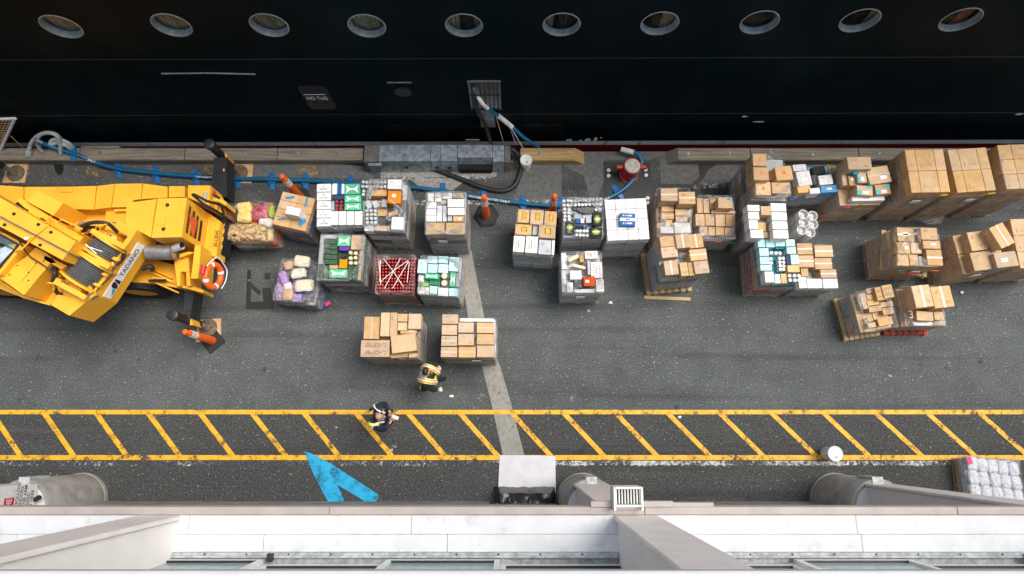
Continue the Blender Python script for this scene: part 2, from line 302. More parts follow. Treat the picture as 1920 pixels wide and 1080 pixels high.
def _chf():
    bm=bmesh.new(); bmesh.ops.create_cube(bm,size=2); bm.free()
    idx=lambda sx,sy,sz,k:((0 if sx<0 else 4)+(0 if sy<0 else 2)+(0 if sz<0 else 1))*3+k
    F=[]
    for z in (-1,1):
        q=[idx(-1,-1,z,0),idx(1,-1,z,0),idx(1,1,z,0),idx(-1,1,z,0)]; F.append(q if z>0 else q[::-1])
    for y in (-1,1):
        q=[idx(-1,y,-1,1),idx(1,y,-1,1),idx(1,y,1,1),idx(-1,y,1,1)]; F.append(q if y<0 else q[::-1])
    for x in (-1,1):
        q=[idx(x,-1,-1,2),idx(x,1,-1,2),idx(x,1,1,2),idx(x,-1,1,2)]; F.append(q if x>0 else q[::-1])
    for x in (-1,1):
        for y in (-1,1):
            q=[idx(x,y,-1,1),idx(x,y,-1,2),idx(x,y,1,2),idx(x,y,1,1)]; F.append(q if x*y<0 else q[::-1])
    for x in (-1,1):
        for z in (-1,1):
            q=[idx(x,-1,z,0),idx(x,-1,z,2),idx(x,1,z,2),idx(x,1,z,0)]; F.append(q if x*z>0 else q[::-1])
    for y in (-1,1):
        for z in (-1,1):
            q=[idx(-1,y,z,0),idx(-1,y,z,1),idx(1,y,z,1),idx(1,y,z,0)]; F.append(q if y*z<0 else q[::-1])
    for x in (-1,1):
        for y in (-1,1):
            for z in (-1,1):
                t=[idx(x,y,z,0),idx(x,y,z,1),idx(x,y,z,2)]; F.append(t if x*y*z<0 else t[::-1])
    return F
CH_F=_chf()
def link(name,data,m=None,parent=None,loc=(0,0,0),rot=(0,0,0),scale=(1,1,1),label=None,cat=None,group=None,kind=None):
    o=bpy.data.objects.new(name,data); COL.objects.link(o)
    o.location=loc; o.rotation_euler=rot; o.scale=scale
    if parent: o.parent=parent
    if m is not None and data is not None:
        if isinstance(m,str): m=MAT[m]
        if not data.materials: data.materials.append(m)
        else:
            o.material_slots[0].link='OBJECT'; o.material_slots[0].material=m
    for k,v in (('label',label),('category',cat),('group',group),('kind',kind)):
        if v: o[k]=v
    return o
def obj(name,mb,m,parent=None,smooth=False,**kw): return link(name,mb.mesh(name,smooth),m,parent,**kw)
def thing(name,label,cat,loc=(0,0,0),rz=0,group=None): return link(name,None,None,None,loc,(0,0,rz),label=label,cat=cat,group=group)
UNIT=MB().box((0,0,0),(1,1,1),bev=.018).mesh('carton_block'); UNIT.materials.append(MAT['label'])
SHARP=MB().box((0,0,0),(1,1,1)).mesh('slab'); SHARP.materials.append(MAT['label'])
def block(name,m,c,d,rz=0,parent=None,me=UNIT,**kw):
    return link(name,me,m,parent,c,(0,0,rz),d,**kw)
_tx={}
def text_mesh(s):
    if s not in _tx:
        cu=bpy.data.curves.new('lettering','FONT'); cu.body=s; cu.size=1; cu.align_x='CENTER'; cu.align_y='CENTER'; cu.offset=.012
        o=bpy.data.objects.new('lettering',cu); COL.objects.link(o); bpy.context.view_layer.update()
        me=bpy.data.meshes.new_from_object(o.evaluated_get(bpy.context.evaluated_depsgraph_get())); bpy.data.objects.remove(o); 
        me.materials.clear(); me.materials.append(MAT['ink']); _tx[s]=me
    return _tx[s]
def lettering(s,size,loc,rot,parent=None,m='ink',sx=1,name='lettering'):
    return link(name,text_mesh(s),m,parent,loc,rot,(size*sx,size,size))
def spline(pts,n=6):
    pts=[Vector(p) for p in pts]; P=[pts[0]*2-pts[1]]+pts+[pts[-1]*2-pts[-2]]; out=[]
    for i in range(1,len(P)-2):
        a,b,c,d=P[i-1:i+3]
        for k in range(n):
            t=k/n; out.append(.5*((2*b)+(c-a)*t+(2*a-5*b+4*c-d)*t*t+(3*b-a-3*c+d)*t**3))
    out.append(pts[-1]); return out
def lerp2(a,b,t): return (a[0]+(b[0]-a[0])*t,a[1]+(b[1]-a[1])*t)
# surveyed scale along straight lines of the quay (metres)
def G0(u,v):
    k=(-12.250735,0.012682,0.5381) if v<800 else (-12.088026,0.012513,-0.4101)
    return (k[0]+k[1]*u,k[2])
def F3(u,v): return (-13.149349+0.013612*u,0)
def FX5(u): return -12.994249+0.013452*u
def HSX(u): return -10.546479+0.010919*u
# ================= ground and quay =================
EDGE=7.247
def st(name,mb,m,**kw): return obj(name,mb,m,kind='structure',**kw)
st('ground',MB().add([(-220,-220,0),(220,-220,0),(220,EDGE,0),(-220,EDGE,0)],[(0,1,2,3)]),'asphalt')
st('quay_wall',MB().add([(-220,EDGE,-3),(220,EDGE,-3),(220,EDGE,0),(-220,EDGE,0)],[(0,1,2,3)]),'concrete2')
st('water',MB().add([(-220,EDGE-1,-2.4),(220,EDGE-1,-2.4),(220,60,-2.4),(-220,60,-2.4)],[(0,1,2,3)]),'water')
yA=(0.000,5.833,0.000)[1]
st('quay_apron',MB().sheet([(-60,yA),(60,yA),(60,EDGE-.001),(-60,EDGE-.001)],.004),'apron')
def patch(name,poly,z,m): return st(name,MB().sheet(poly,z),m)
patch('concrete_slab',[(-3.507,6.909),(-0.483,6.939),(-0.481,6.556),(-3.462,6.527)],.008,'concrete')
patch('concrete_slab',[(-2.719,6.497),(-1.182,6.527),(-1.694,6.105),(-2.268,6.105)],.008,'concrete')
patch('asphalt_patch',[(0.332,6.968),(1.202,6.968),(1.185,5.874),(-0.082,5.874),(0.123,6.424)],.0075,'concrete2')
patch('asphalt_patch',[(-7.406,6.968),(-4.504,6.954),(-3.657,6.571),(-3.653,6.483),(-7.368,6.571)],.0075,'concrete2')
patch('asphalt_patch',[(1.245,7.072),(2.269,7.072),(2.278,6.424),(2.100,5.960),(1.909,5.960),(1.773,6.571),(1.242,6.865)],.0075,'concrete2')
patch('asphalt_patch',[(3.736,7.072),(5.793,7.013),(5.675,6.352),(3.756,6.352)],.0075,'concrete2')
patch('concrete_kerb',[(1.331,7.243),(4.105,7.251),(4.099,7.132),(3.597,7.072),(3.512,7.013),(2.295,7.013),(1.328,7.057)],.010,'concrete2')
patch('damp_stain',[(4.761,7.101),(5.195,6.968),(5.202,6.864),(4.987,6.746),(4.862,6.511),(4.701,6.351),(4.807,6.060),(4.784,5.701),(4.580,5.701),(4.567,6.394),(4.756,6.570),(4.731,6.835)],.0115,'stain')
patch('damp_stain',[(-11.960,6.938),(-11.725,6.938),(-11.655,6.746),(-11.739,6.570),(-11.867,6.687)],.0115,'stain')
patch('steel_patch',[(2.293,6.954),(3.495,6.954),(3.517,5.931),(2.290,5.931)],.012,'black')
patch('road_marking',[(-3.465,6.545),(-0.495,6.574),(-0.495,6.486),(-3.461,6.457)],.013,'wline')
patch('road_marking',[(-4.444,5.891),(1.364,5.934),(1.362,5.805),(-4.437,5.762)],.013,'wline')
patch('road_marking',[(-7.393,5.934),(-5.537,5.920),(-5.528,5.790),(-7.379,5.790)],.013,'wworn')
patch('road_marking',[(4.581,6.355),(5.817,6.384),(5.808,6.253),(4.573,6.224)],.013,'wworn')
for q in ([(-11.067,6.927),(-10.544,6.942),(-10.534,6.559),(-11.054,6.545)],[(-8.295,6.972),(-7.797,6.972),(-7.783,6.559),(-8.252,6.574)],[(-5.637,6.927),(-5.085,6.927),(-5.088,6.559),(-5.585,6.589)],[(6.106,7.091),(6.563,7.091),(6.487,6.839),(6.047,6.868)],[(8.055,7.061),(8.498,7.061),(8.326,6.750),(8.051,6.750)],[(0.124,6.750),(0.358,6.750),(0.330,6.574),(0.124,6.574)]):
    patch('road_marking',q,.013,'yworn')
patch('bird_droppings',[(-13.362,7.016),(-3.816,6.972),(-3.785,6.355),(-13.249,6.355)],.0095,'drop')['kind']='stuff'
patch('bird_droppings',[(3.794,7.105),(9.334,7.105),(9.270,6.574),(3.769,6.574)],.0095,'drop')['kind']='stuff'
patch('bird_droppings',[(-4.492,6.721),(-3.500,6.721),(-3.484,6.355),(-4.471,6.355)],.0155,'wworn')['kind']='stuff'
patch('concrete_strip',[(-1.447,4.574),(-1.099,4.574),(-0.760,2.874),(-0.374,1.697),(-0.140,0.933),(0.213,-0.403),(-0.288,-0.403),(-0.586,0.870),(-0.812,1.697),(-1.153,2.874)],.009,'gstrip')
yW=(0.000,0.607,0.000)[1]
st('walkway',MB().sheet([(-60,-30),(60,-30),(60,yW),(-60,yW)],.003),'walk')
# hatched walkway
ZL=.014
def band(a,b,c,d,m='yline',z=ZL): patch('road_marking',[a,b,c,d],z,m)
band(*[(-17.348,0.638),(18.211,0.638),(18.185,0.534),(-17.323,0.534)])
band(*[(-17.094,-0.406),(17.945,-0.406),(17.917,-0.518),(-17.067,-0.518)])
for k in range(-3,23):
    x0=85+97.4*k
    t0=G0(x0-6,776.5); t1=G0(x0+6,776.5); 
    b0=G0(966+(x0+69-966)*1.0197-6,853.6); b1=G0(966+(x0+69-966)*1.0197+6,853.6)
    patch('road_marking',[t0,t1,b1,b0],ZL,'yline')
band(*[(-13.316,-0.536),(10.667,-0.536),(10.649,-0.657),(-13.293,-0.657)],m='wworn',z=.010)
band(*[(0.924,-0.536),(10.667,-0.536),(10.653,-0.633),(0.923,-0.633)],m='wline',z=.018)
band(*[(-9.560,-1.502),(-6.480,-1.502),(-6.464,-1.678),(-9.536,-1.678)],m='yworn')
patch('road_marking',[(-4.962,-0.321),(-4.786,-0.366),(-4.318,-0.594),(-3.132,-1.310),(-3.275,-1.546),(-4.134,-1.073),(-3.857,-1.590),(-3.754,-1.795),(-4.122,-1.795),(-4.259,-1.561),(-4.674,-0.879)],.018,'bluepaint')
patch('road_marking',[(-3.413,-1.561),(-3.367,-1.546),(-3.205,-1.737),(-3.389,-1.737)],.018,'bluepaint')
tar=[([(-6.682,4.077),(-6.589,4.077),(-6.514,3.074),(-6.632,3.074)]),([(-6.249,3.995),(-6.103,3.995),(-6.089,3.831),(-6.235,3.831)]),([(-6.530,3.262),(-5.938,3.262),(-5.962,3.074),(-6.514,3.074)]),([(-6.270,3.613),(-6.058,3.613),(-5.990,3.262),(-6.214,3.262)]),([(-6.560,3.749),(-6.287,3.505),(-6.333,3.424),(-6.548,3.613)])]
for q in tar: patch('tar_patch',q,.006,'tar')
for i in range(90):
    x,y=random.uniform(-12,12),random.uniform(-.9,6.6)
    r=random.uniform(.02,.06); pts=[(x+math.cos(a)*r*random.uniform(.5,1.6),y+math.sin(a)*r*random.uniform(.4,1)) for a in [k*1.05 for k in range(6)]]
    if i<26: patch('pale_fleck',pts,.0205+.0001*i,'drop' if i>6 else 'wline')
for px in [(-0.791,0.946),(1.428,0.908),(-2.861,-0.220)]:
    patch('pale_stain',[(px[0]+.11*math.cos(a*.5236),px[1]+.11*math.sin(a*.5236)) for a in range(12)],.0198,'wworn')

# ================= quay edge =================
def timber(x0,x1,label,m='timber',h=.3,w=.34,ends=(0,0),bolts=1.05):
    t=thing('bull_rail',label,'timber rail',((x0+x1)/2,EDGE-.02-w/2,0),group='timber rails along the quay edge')
    L=x1-x0; 
    e0,e1=ends; hw=w/2
    prof=[(-hw,.0),(-hw,h-.03),(-hw+.03,h),(hw-.03,h),(hw,h-.03),(hw,0)]
    vs=[(-L/2+(e0*(z/h)),y,z) for y,z in prof]+[(L/2-(e1*(z/h)),y,z) for y,z in prof]
    n=6; mb=MB().add(vs,[tuple(range(n)),tuple(range(2*n-1,n-1,-1))]+[(i,n+i,n+(i+1)%n,(i+1)%n) for i in range(n)])
    obj('beam',mb,m,t)
    x=-L/2+.5
    while x<L/2-.3:
        obj('bolt_head',MB().lathe([(.05,0),(.05,.015),(.022,.016),(.022,.04)],(x,random.uniform(-.03,.05),h),10),'steel',t); x+=bolts
    return t
x0=(-15.327,7.104,0.300)[0]
segs=[(-160,150,'weathered timber rail at the far left under the grey rope coil'),(151,347,'weathered timber rail behind the blue hose, left of the black outrigger beam'),(348,520,'weathered timber rail behind the crane outrigger pad'),(521,682,'weathered timber rail butting against the left end of the galvanised cover')]
for a,b,l in segs: timber(F3(a,285)[0],F3(b,285)[0]-.01,l)
timber(F3(976,285)[0],F3(1098,285)[0],'short fresh yellow timber rail with sloped end beside the white bucket','timber2',ends=(0,.3))
segs=[(1253,1407,'pale timber rail with sloped left end, to the right of the red bollard',.25),(1408,1610,'weathered timber rail behind the loads with orange logo cartons',0),(1611,1800,'weathered timber rail behind the two tall tan stacks',0),(1801,2100,'weathered timber rail at the far right behind the last tan stack',0)]
for a,b,l,e in segs: timber(F3(a,282)[0],F3(b,282)[0]-.01,l,ends=(e,0))
t=thing('timber_offcut','thin loose timber board lying behind the rail, left of the outrigger','board',(-10.748,7.336,0.050))
obj('board',MB().box((0,0,0),(1.0,.05,.1)),'timber',t)
# galvanised cover
cx0,cx1=(-3.807,7.085,0.500)[0],(-0.121,7.085,0.500)[0]
cv=thing('hose_trench_cover','long galvanised steel cover box on the quay edge with an open hatch','cover box',((cx0+cx1)/2,EDGE-.28,0))
def cprof(xa,xb,h=.5,top=.44,lean=.10,name='cover_panel',m='steel'):
    pr=[(-.30,0),(-.30+lean,h),(-.30+lean+top,h),(-.30+lean+top,0)]
    vs=[(xa,y,z) for y,z in pr]+[(xb,y,z) for y,z in pr]
    obj(name,MB().add(vs,[(0,1,2,3)[::-1],(4,5,6,7),(0,4,5,1)[::-1],(1,5,6,2)[::-1],(2,6,7,3)[::-1],(3,7,4,0)[::-1]]),m,cv)
LL=cx1-cx0
def cx(p): return FX5(p)-(cx0+cx1)/2
E2=[683,711,808,826,858,924,946,957]
cprof(cx(683),cx(711)-.012,.47,name='end_block',m='concrete2'); cprof(cx(690),cx(714),.40,.3,.02,name='cover_flange')
cprof(cx(711),cx(808)-.012); cprof(cx(808),cx(826)-.012,.505); cprof(cx(826),cx(858)-.012)
cprof(cx(858),cx(924)-.012,.5,.34,.20,name='open_hatch_lid'); cprof(cx(924),cx(946)-.012,.47); cprof(cx(946),cx(957),.46,name='end_block',m='concrete2')
obj('hatch_opening',MB().box((cx(891),-.22,.16),(cx(924)-cx(858)-.06,.22,.24)),'dark',cv)
for p in (760,818,842): obj('lifting_slot',MB().box((cx(p),-.255,.22),(.09,.03,.06)),'dark',cv)

# ================= ship =================
ship=thing('cruise_ship','black hulled ship moored along the quay with a row of round portholes','ship',(0.000,7.597,0),0.00337)
def hsheet(name,s0,z0,s1,z1,m,y=0,**kw): return obj(name,MB().add([(s0,y,z0),(s1,y,z0),(s1,y,z1),(s0,y,z1)],[(0,1,2,3)]),m,ship,**kw)
S0,S1=-60,60
zw=(0.000,-0.123)[1]
hsheet('boot_band',S0,-3.2,S1,-.35,'boot'); hsheet('waterline_stripe',S0,-.35,S1,zw,'stripe')
PH=[(-8.575,4.900),(-6.471,4.936),(-4.636,4.927),(-2.803,4.897),(-0.967,4.904),(0.876,4.920),(2.723,4.944),(4.594,4.968),(6.456,5.016),(8.336,5.031)]
PR=.352
zc=sum(p[1] for p in PH)/len(PH); za,zb=zc-.75,zc+.75
d0,d1=(-1.002,2.901),(-0.366,1.672)
dz0,dz1=d1[1],d0[1]; ds0,ds1=d0[0],d1[0]
hp=MB()
def rectq(a,b,c,d): hp.add([(a,0,b),(c,0,b),(c,0,d),(a,0,d)],[(0,1,2,3)])
rectq(S0,zw,S1,dz0); rectq(S0,dz0,ds0,dz1); rectq(ds1,dz0,S1,dz1); rectq(S0,dz1,S1,za); rectq(S0,zb,S1,7.2)
ex=[S0]+[(PH[i][0]+PH[i+1][0])/2 for i in range(9)]+[S1]
rectq(S0,za,PH[0][0]-1,zb); rectq(PH[-1][0]+1,za,S1,zb); ex[0]=PH[0][0]-1; ex[-1]=PH[-1][0]+1
for i,(ps,pz) in enumerate(PH):
    a,b=ex[i],ex[i+1]
    ang=[k*2*math.pi/40 for k in range(40)]+[math.atan2(zz-pz,ss-ps)%(2*math.pi) for ss in (a,b) for zz in (za,zb)]
    ang=sorted(set(round(q,5) for q in ang)); inn=[];outp=[]
    for q in ang:
        c,s_=math.cos(q),math.sin(q); inn.append((ps+PR*c,0,pz+PR*s_))
        t=min(((b-ps)/c if c>1e-6 else (a-ps)/c if c<-1e-6 else 1e9),((zb-pz)/s_ if s_>1e-6 else (za-pz)/s_ if s_<-1e-6 else 1e9)); outp.append((ps+t*c,0,pz+t*s_))
    n=len(ang); hp.add(inn+outp,[(k,n+k,n+(k+1)%n,(k+1)%n)[::-1] for k in range(n)])
hp.add([(S0,0,7.2),(S1,0,7.2),(S1,14,7.2),(S0,14,7.2)],[(0,1,2,3)])
obj('hull',hp,'hull',ship)
M90=Matrix.Rotation(R(90),4,'X')
def curtain(par,xa,xb,y,z0,z1,m,slant=0):
    n=max(4,int((xb-xa)/.022)); vs=[]
    for k in range(n+1):
        x=xa+(xb-xa)*k/n; yy=y+.02*math.sin(k*1.9)+.008*math.sin(k*.7); vs+=[(x,yy,z0),(x+slant,yy,z1)]
    obj('curtain',MB().add(vs,[(2*k,2*k+2,2*k+3,2*k+1) for k in range(n)]),m,par)
cur={0:[(-.6,.6)],1:[(-.6,.6)],2:[(-.6,.6)],3:[(-.6,.6)],4:[(-.6,-.10),(.18,.6)],5:[(-.6,-.16)],6:[(.05,.6)],7:[(.3,.5)],8:[(.22,.45)],9:[(.05,.30)]}
for i,(ps,pz) in enumerate(PH):
    p=link('porthole',None,None,ship,(ps,0,pz))
    obj('rim',MB().lathe([(PR+.008,.02),(PR+.008,-.010),(PR-.008,-.012),(PR-.012,.075),(PR-.022,.075),(PR-.022,.10),(PR-.035,.10),(PR-.035,.115),(PR-.02,.13),(PR-.002,.02)],(0,0,0),40,Matrix.Rotation(R(-90),4,'X'),False),'phrim',p,True)
    obj('pane',MB().lathe([(PR-.03,.105),(PR-.03,.110)],(0,0,0),32,Matrix.Rotation(R(-90),4,'X')),'glass',p)
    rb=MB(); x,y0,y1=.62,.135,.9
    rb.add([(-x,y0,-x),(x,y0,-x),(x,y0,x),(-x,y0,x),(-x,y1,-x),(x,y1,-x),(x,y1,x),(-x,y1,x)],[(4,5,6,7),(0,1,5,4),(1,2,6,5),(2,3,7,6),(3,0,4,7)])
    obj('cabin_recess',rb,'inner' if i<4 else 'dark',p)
    for a,b in cur[i]: curtain(p,a,b,.19,-.6,.6,'orangecurtain' if i==9 else 'curtain',-.03 if i<4 else .02)
    if i==5:
        for xx in (-.12,.12): obj('ladder_rail',MB().box((xx,.45,0),(.03,.03,1.2)),'inner',p)
        for zz in (-.25,-.02,.2): obj('ladder_rung',MB().box((0,.45,zz),(.24,.03,.03)),'inner',p)
    if i==9:
        for k in range(6): obj('chequered_tile',MB().box((-.33+.07*(k%3),.2,-.16+.08*(k//3)),(.06,.02,.07),.4),'chock' if k%2 else 'label',p)
for zz in ((-6.200,3.785)[1],(4.293,1.378)[1]):
    obj('weld_seam',MB().box((0,0,zz),(120,.012,.012)),basic('seam',(.03,.036,.042),.5,amt=.6,scale=9),ship)
for px in (987,1470,1760,77,480): obj('plate_seam',MB().box((HSX(px),0,3),(.010,.006,7)),'hull',ship)
# chine bar, small ledges and fittings
a,b=(-7.518,3.295),(-5.535,3.262)
obj('rubbing_bar',MB().tube([(a[0],-.03,a[1]),((a[0]+b[0])/2,-.05,a[1]+.05),(b[0],-.03,b[1])],.018,6),'metal',ship)
a,b=(-2.803,2.867),(-2.270,2.841); obj('drip_ledge',MB().box(((a[0]+b[0])/2,-.012,a[1]),(b[0]-a[0],.024,.02)),'metal',ship)
a=(-2.517,2.476); obj('blank_cover',MB().lathe([(.19,0),(.19,.03),(.17,.04)],(a[0],0,a[1]),24,M90),basic('navy_cover',(.006,.012,.024),.35),ship)
a,b=(-4.839,2.744),(-4.202,1.670)
def doorplate(a,b,name,m,r=.15):
    x0,z1=a; x1,z0=b; pts=[]
    for cx_,cz_,q in ((x1-r,z1-r,0),(x0+r,z1-r,90),(x0+r,z0+r,180),(x1-r,z0+r,270)):
        for k in range(5): t=R(q+k*22.5); pts.append((cx_+r*math.cos(t),cz_+r*math.sin(t)))
    n=len(pts); vs=[(x,-.012,z) for x,z in pts]+[(x,.01,z) for x,z in pts]
    return obj(name,MB().add(vs,[tuple(range(n))[::-1]]+[(k,(k+1)%n,n+(k+1)%n,n+k) for k in range(n)]),m,ship)
doorplate(a,b,'shell_door',basic('door_paint',(.004,.010,.019),.3))
t=(-4.530,2.189); lettering('NO TUG',.20,(t[0],-.016,t[1]),(R(90),0,0),ship,'white',.62)
obj('lettering_bar',MB().box((t[0]-.02,-.014,t[1]+.17),(.5,.004,.012)),'white',ship)
a,b=(-3.418,0.873),(1.246,-0.084); doorplate(a,b,'shell_door',basic('door_paint_black',(.0042,.0055,.0065),.25))
a=(-1.116,-0.019); obj('draft_plate',MB().box((a[0],-.012,a[1]),(.36,.02,.09)),'label',ship); lettering('PILOT VTU',.075,(a[0]-.02,-.025,a[1]),(R(90),0,0),ship)
for a,w,h in (((1.413,-0.069),.1,.14),((1.710,-0.103),.06,.12),((1.900,-0.040),.1,.16),((2.095,-0.042),.07,.22),((2.233,0.084),.04,.05),((5.577,1.234),.1,.06),((12.210,1.299),.12,.06),((6.041,0.952),.2,.05)):
    q=[(a[0]+math.cos(k*.8)*w*random.uniform(.5,1),-.003,a[1]+math.sin(k*.8)*h*random.uniform(.4,1)) for k in range(8)]
    obj('peeled_paint',MB().add(q,[tuple(range(8))]),'stripe' if a[1]<-.3 else 'white',ship)
for a in ((2.359,-0.237),(3.264,-0.243)): obj('yellow_mark',MB().add([(a[0]-.05,-.004,a[1]-.12),(a[0]+.05,-.004,a[1]-.12),(a[0]+.1,-.004,a[1]+.1),(a[0],-.004,a[1]+.1)],[(0,1,2,3)]),'yline',ship)
# bunker door
D=link('bunker_door',None,None,ship,(0,0,0))
x0,x1=ds0,ds1; mb=MB(); y1=.75
mb.add([(x0,0,dz0),(x1,0,dz0),(x1,0,dz1),(x0,0,dz1),(x0,y1,dz0),(x1,y1,dz0),(x1,y1,dz1),(x0,y1,dz1)],[(4,5,6,7),(0,1,5,4),(1,2,6,5),(2,3,7,6),(3,0,4,7)])
obj('recess',mb,basic('locker_paint',(.75,.76,.74),.6,amt=.3),D)
W=x1-x0; Hh=dz1-dz0
for k in range(7): obj('grating_bar',MB().tube([(x0+.03+k*(W-.06)/6,-.03,dz0),(x0+.03+k*(W-.06)/6,-.03,dz1)],.014,6),'black',D)
for zz in (dz0+.02,dz0+Hh*.55,dz1-.02): obj('grating_bar',MB().tube([(x0-.05,-.035,zz),(x1+.05,-.035,zz)],.018,6),'black',D)
for xx in (x0-.02,x1+.02): obj('door_jamb',MB().box((xx,-.02,(dz0+dz1)/2),(.03,.04,Hh)),'metal',D)
obj('door_head',MB().box(((x0+x1)/2,-.015,dz1+.01),(W+.1,.03,.03)),'metal',D)
a,b=(-0.848,1.623),(-0.493,0.766); obj('hinged_flap',MB().box(((a[0]+b[0])/2,-.03,(a[1]+b[1])/2),(b[0]-a[0],.03,a[1]-b[1]),bev=.01),'steel',D)
obj('flap_rib',MB().box(((a[0]+b[0])/2,-.05,(a[1]+b[1])/2),(b[0]-a[0]-.05,.02,.03)),'metal',D)

# ================= terminal building =================
MAT['edgec']=basic('grey_coping',(.46,.46,.46),.6,amt=.08,coord='P')
bld=thing('terminal_building','white terminal building edge with glazing below the camera','building',(0,0,0))
zl=7.6
yf=(0.000,-0.819,7.600)[1]; yt=(0.000,-0.915,7.600)[1]; yj=(0.000,-1.140,7.580)[1]; yb=(0.000,-1.342,7.600)[1]
x=-45.0
while x<45:
    L=random.uniform(3.2,4.4); obj('edge_flashing',MB().box((x+L/2,(yf+yt)/2,zl-.11),(L-.004,yf-yt-.004,.24),bev=.008),'flash',bld); x+=L
for ya,yb_,off in ((yt,yj,0),(yj,yb,1.3)):
    x=-46.0+off
    while x<45:
        L=random.uniform(2.2,3.0); obj('ledge_block',MB().box((x+L/2,(ya+yb_)/2,zl-.17+random.uniform(-.003,.003)),(L-.004,ya-yb_-.003,.30),bev=.006),'wpaint',bld); x+=L
obj('ledge_core',MB().box((0,(yt+yb)/2-.1,zl-.4),(90,.5,.3)),'dark',bld)
obj('soffit_wall',MB().box((0,yb-.25,3.4),(90,.3,7.2)),'column',bld)
y=yb
for h,w in ((.05,.03),(.08,.022)):
    obj('window_track',MB().box((0,y-w/2,zl-.03+h/2),(90,w,h)),'galv',bld); y-=w
yg=y-.02; ztop=14.4
for k in range(40): obj('track_screw',MB().lathe([(.012,0),(.009,.008)],(-7.2+k*.5,yb-.017,zl+.021),8),'black',bld)
obj('window_sill',MB().box((0,y-.11,zl-.035),(90,.22,.03)),'galv',bld)
cols=[-1300,-1085,-870,-655,-440,-225,-10,120,330,527,740,940,1158,1290,1455,1660,1872,2085,2300,2515,2730,2945,3160]
for i,(a,b) in enumerate(zip(cols,cols[1:])):
    xa,xb=(a-966)/148,(b-966)/148; pr=(i%2)*.05
    w=link('window',None,None,bld,((xa+xb)/2,yg-pr,zl))
    hw=(xb-xa)/2
    for sx in (-1,1): obj('frame_post',MB().box((sx*(hw-.035),-.02,(ztop-zl)/2),(.066,.05,ztop-zl)),'frame',w)
    for zz in (.06,1.25,3,5): obj('frame_rail',MB().box((0,-.02,zz+pr),(2*hw-.14,.05,.07)),'frame',w)
    obj('gasket',MB().box((0,-.018,.112+pr),(2*hw-.14,.04,.012)),'black',w)
    obj('pane',MB().box((0,-.03,(ztop-zl)/2+.05),(2*hw-.13,.012,ztop-zl-.12)),'bglass',w)
for px in (1870,535): obj('sash_roller',MB().lathe([(.05,-.03),(.05,.03)],((px-966)/149,yg+.03,zl+.08),12,Matrix.Rotation(R(90),4,'Y')),'black',bld)
obj('room_back_wall',MB().box((0,yg-2.5,11),(90,.1,7)),'inner',bld); obj('room_floor',MB().box((0,yg-1.3,zl-.05),(90,2.4,.1)),'inner',bld)
yn=(0.000,-0.314,14.300)[1]
obj('balcony_edge',MB().box((0,yn-.35,14.285),(90,.7,.03),bev=.005),'edgec',bld)
# steel fins and concrete columns
FY=(0.000,-0.921,7.600)[1]
def fin(xc,zb,label):
    f=thing('steel_fin',label,'steel fin',(xc,0,zb),group='white steel fins along the terminal facade')
    H_=14.3-zb
    obj('web',MB().box((0,(FY-.06+yg-.05)/2,H_/2),(.44,FY-.06-yg+.05,H_),bev=.01),'cream',f)
    obj('flange',MB().box((0,FY-.03,H_/2),(.54,.055,H_),bev=.012),'flange',f)
    return f
XF=[(1.192,-0.912,7.600)[0]+.27,0,0]; XF=[XF[0],XF[0]+5.95,XF[0]-5.95,XF[0]-11.60]
fin(XF[0],1.96,'white steel fin rising from the middle column beside the louvred box')
fin(XF[1],1.96,'white steel fin rising from the right hand concrete column')
fin(XF[3],1.96,'white steel fin behind the red and white sign at far left')
fin((-4.065,-0.930,7.600)[0]-.25,zl-.05,'white steel fin rising from the ledge at lower left without a column')
for xc,l in ((XF[0]+.10,'round concrete column in the middle beside the black tarp'),(XF[1]+.0,'round concrete column at lower right with a slotted top'),(XF[3]+.1,'round concrete column at lower left carrying the red and white sign')):
    c=thing('concrete_column',l,'column',(xc,-1.42,0),group='concrete columns under the terminal')
    obj('shaft',MB().lathe([(.62,0),(.62,.10),(.60,.11),(.60,1.90),(.58,1.93)],(0,0,0),40),'column',c,True)
    obj('cap_plate',MB().lathe([(.50,1.93),(.50,1.96)],(0,0,0),40),'wpaint',c,True)
    obj('slot',MB().box((0,.56,1.65),(.22,.14,.60)),'galv',c)
obj('flashing_collar',MB().box((XF[0]-.05,yf+.03,zl-.02),(1.0,.07,.10),bev=.005),'flash',bld)
obj('flashing_collar',MB().box((XF[0]+.35,yf+.02,zl-.05),(1.2,.05,.08),bev=.005),'flash',bld)
# louvred box
a=(1.175,-0.579,7.750); b=(1.521,-0.847,7.750)
lv=thing('louvred_light_box','white louvred floodlight box fixed on the ledge before the middle fin','floodlight',((a[0]+b[0])/2,(a[1]+b[1])/2,7.45))
w,d=b[0]-a[0],a[1]-b[1]
obj('housing',MB().box((0,0,.1),(w,d,.2),bev=.01),'frame',lv); obj('lamp_recess',MB().box((0,.03,.205),(w*.86,d*.62,.012)),'dark',lv)
for k in range(9): obj('louvre',MB().box((-w*.41+k*w*.82/8,.03,.255),(.014,d*.66,.10)),'frame',lv)
for sx in (-1,1): obj('louvre_frame',MB().box((sx*w*.47,.0,.26),(.025,d,.14)),'frame',lv)
for sy in (.46,-.3): obj('louvre_frame',MB().box((0,sy*d,.26),(w*.9,.025,.14)),'frame',lv)
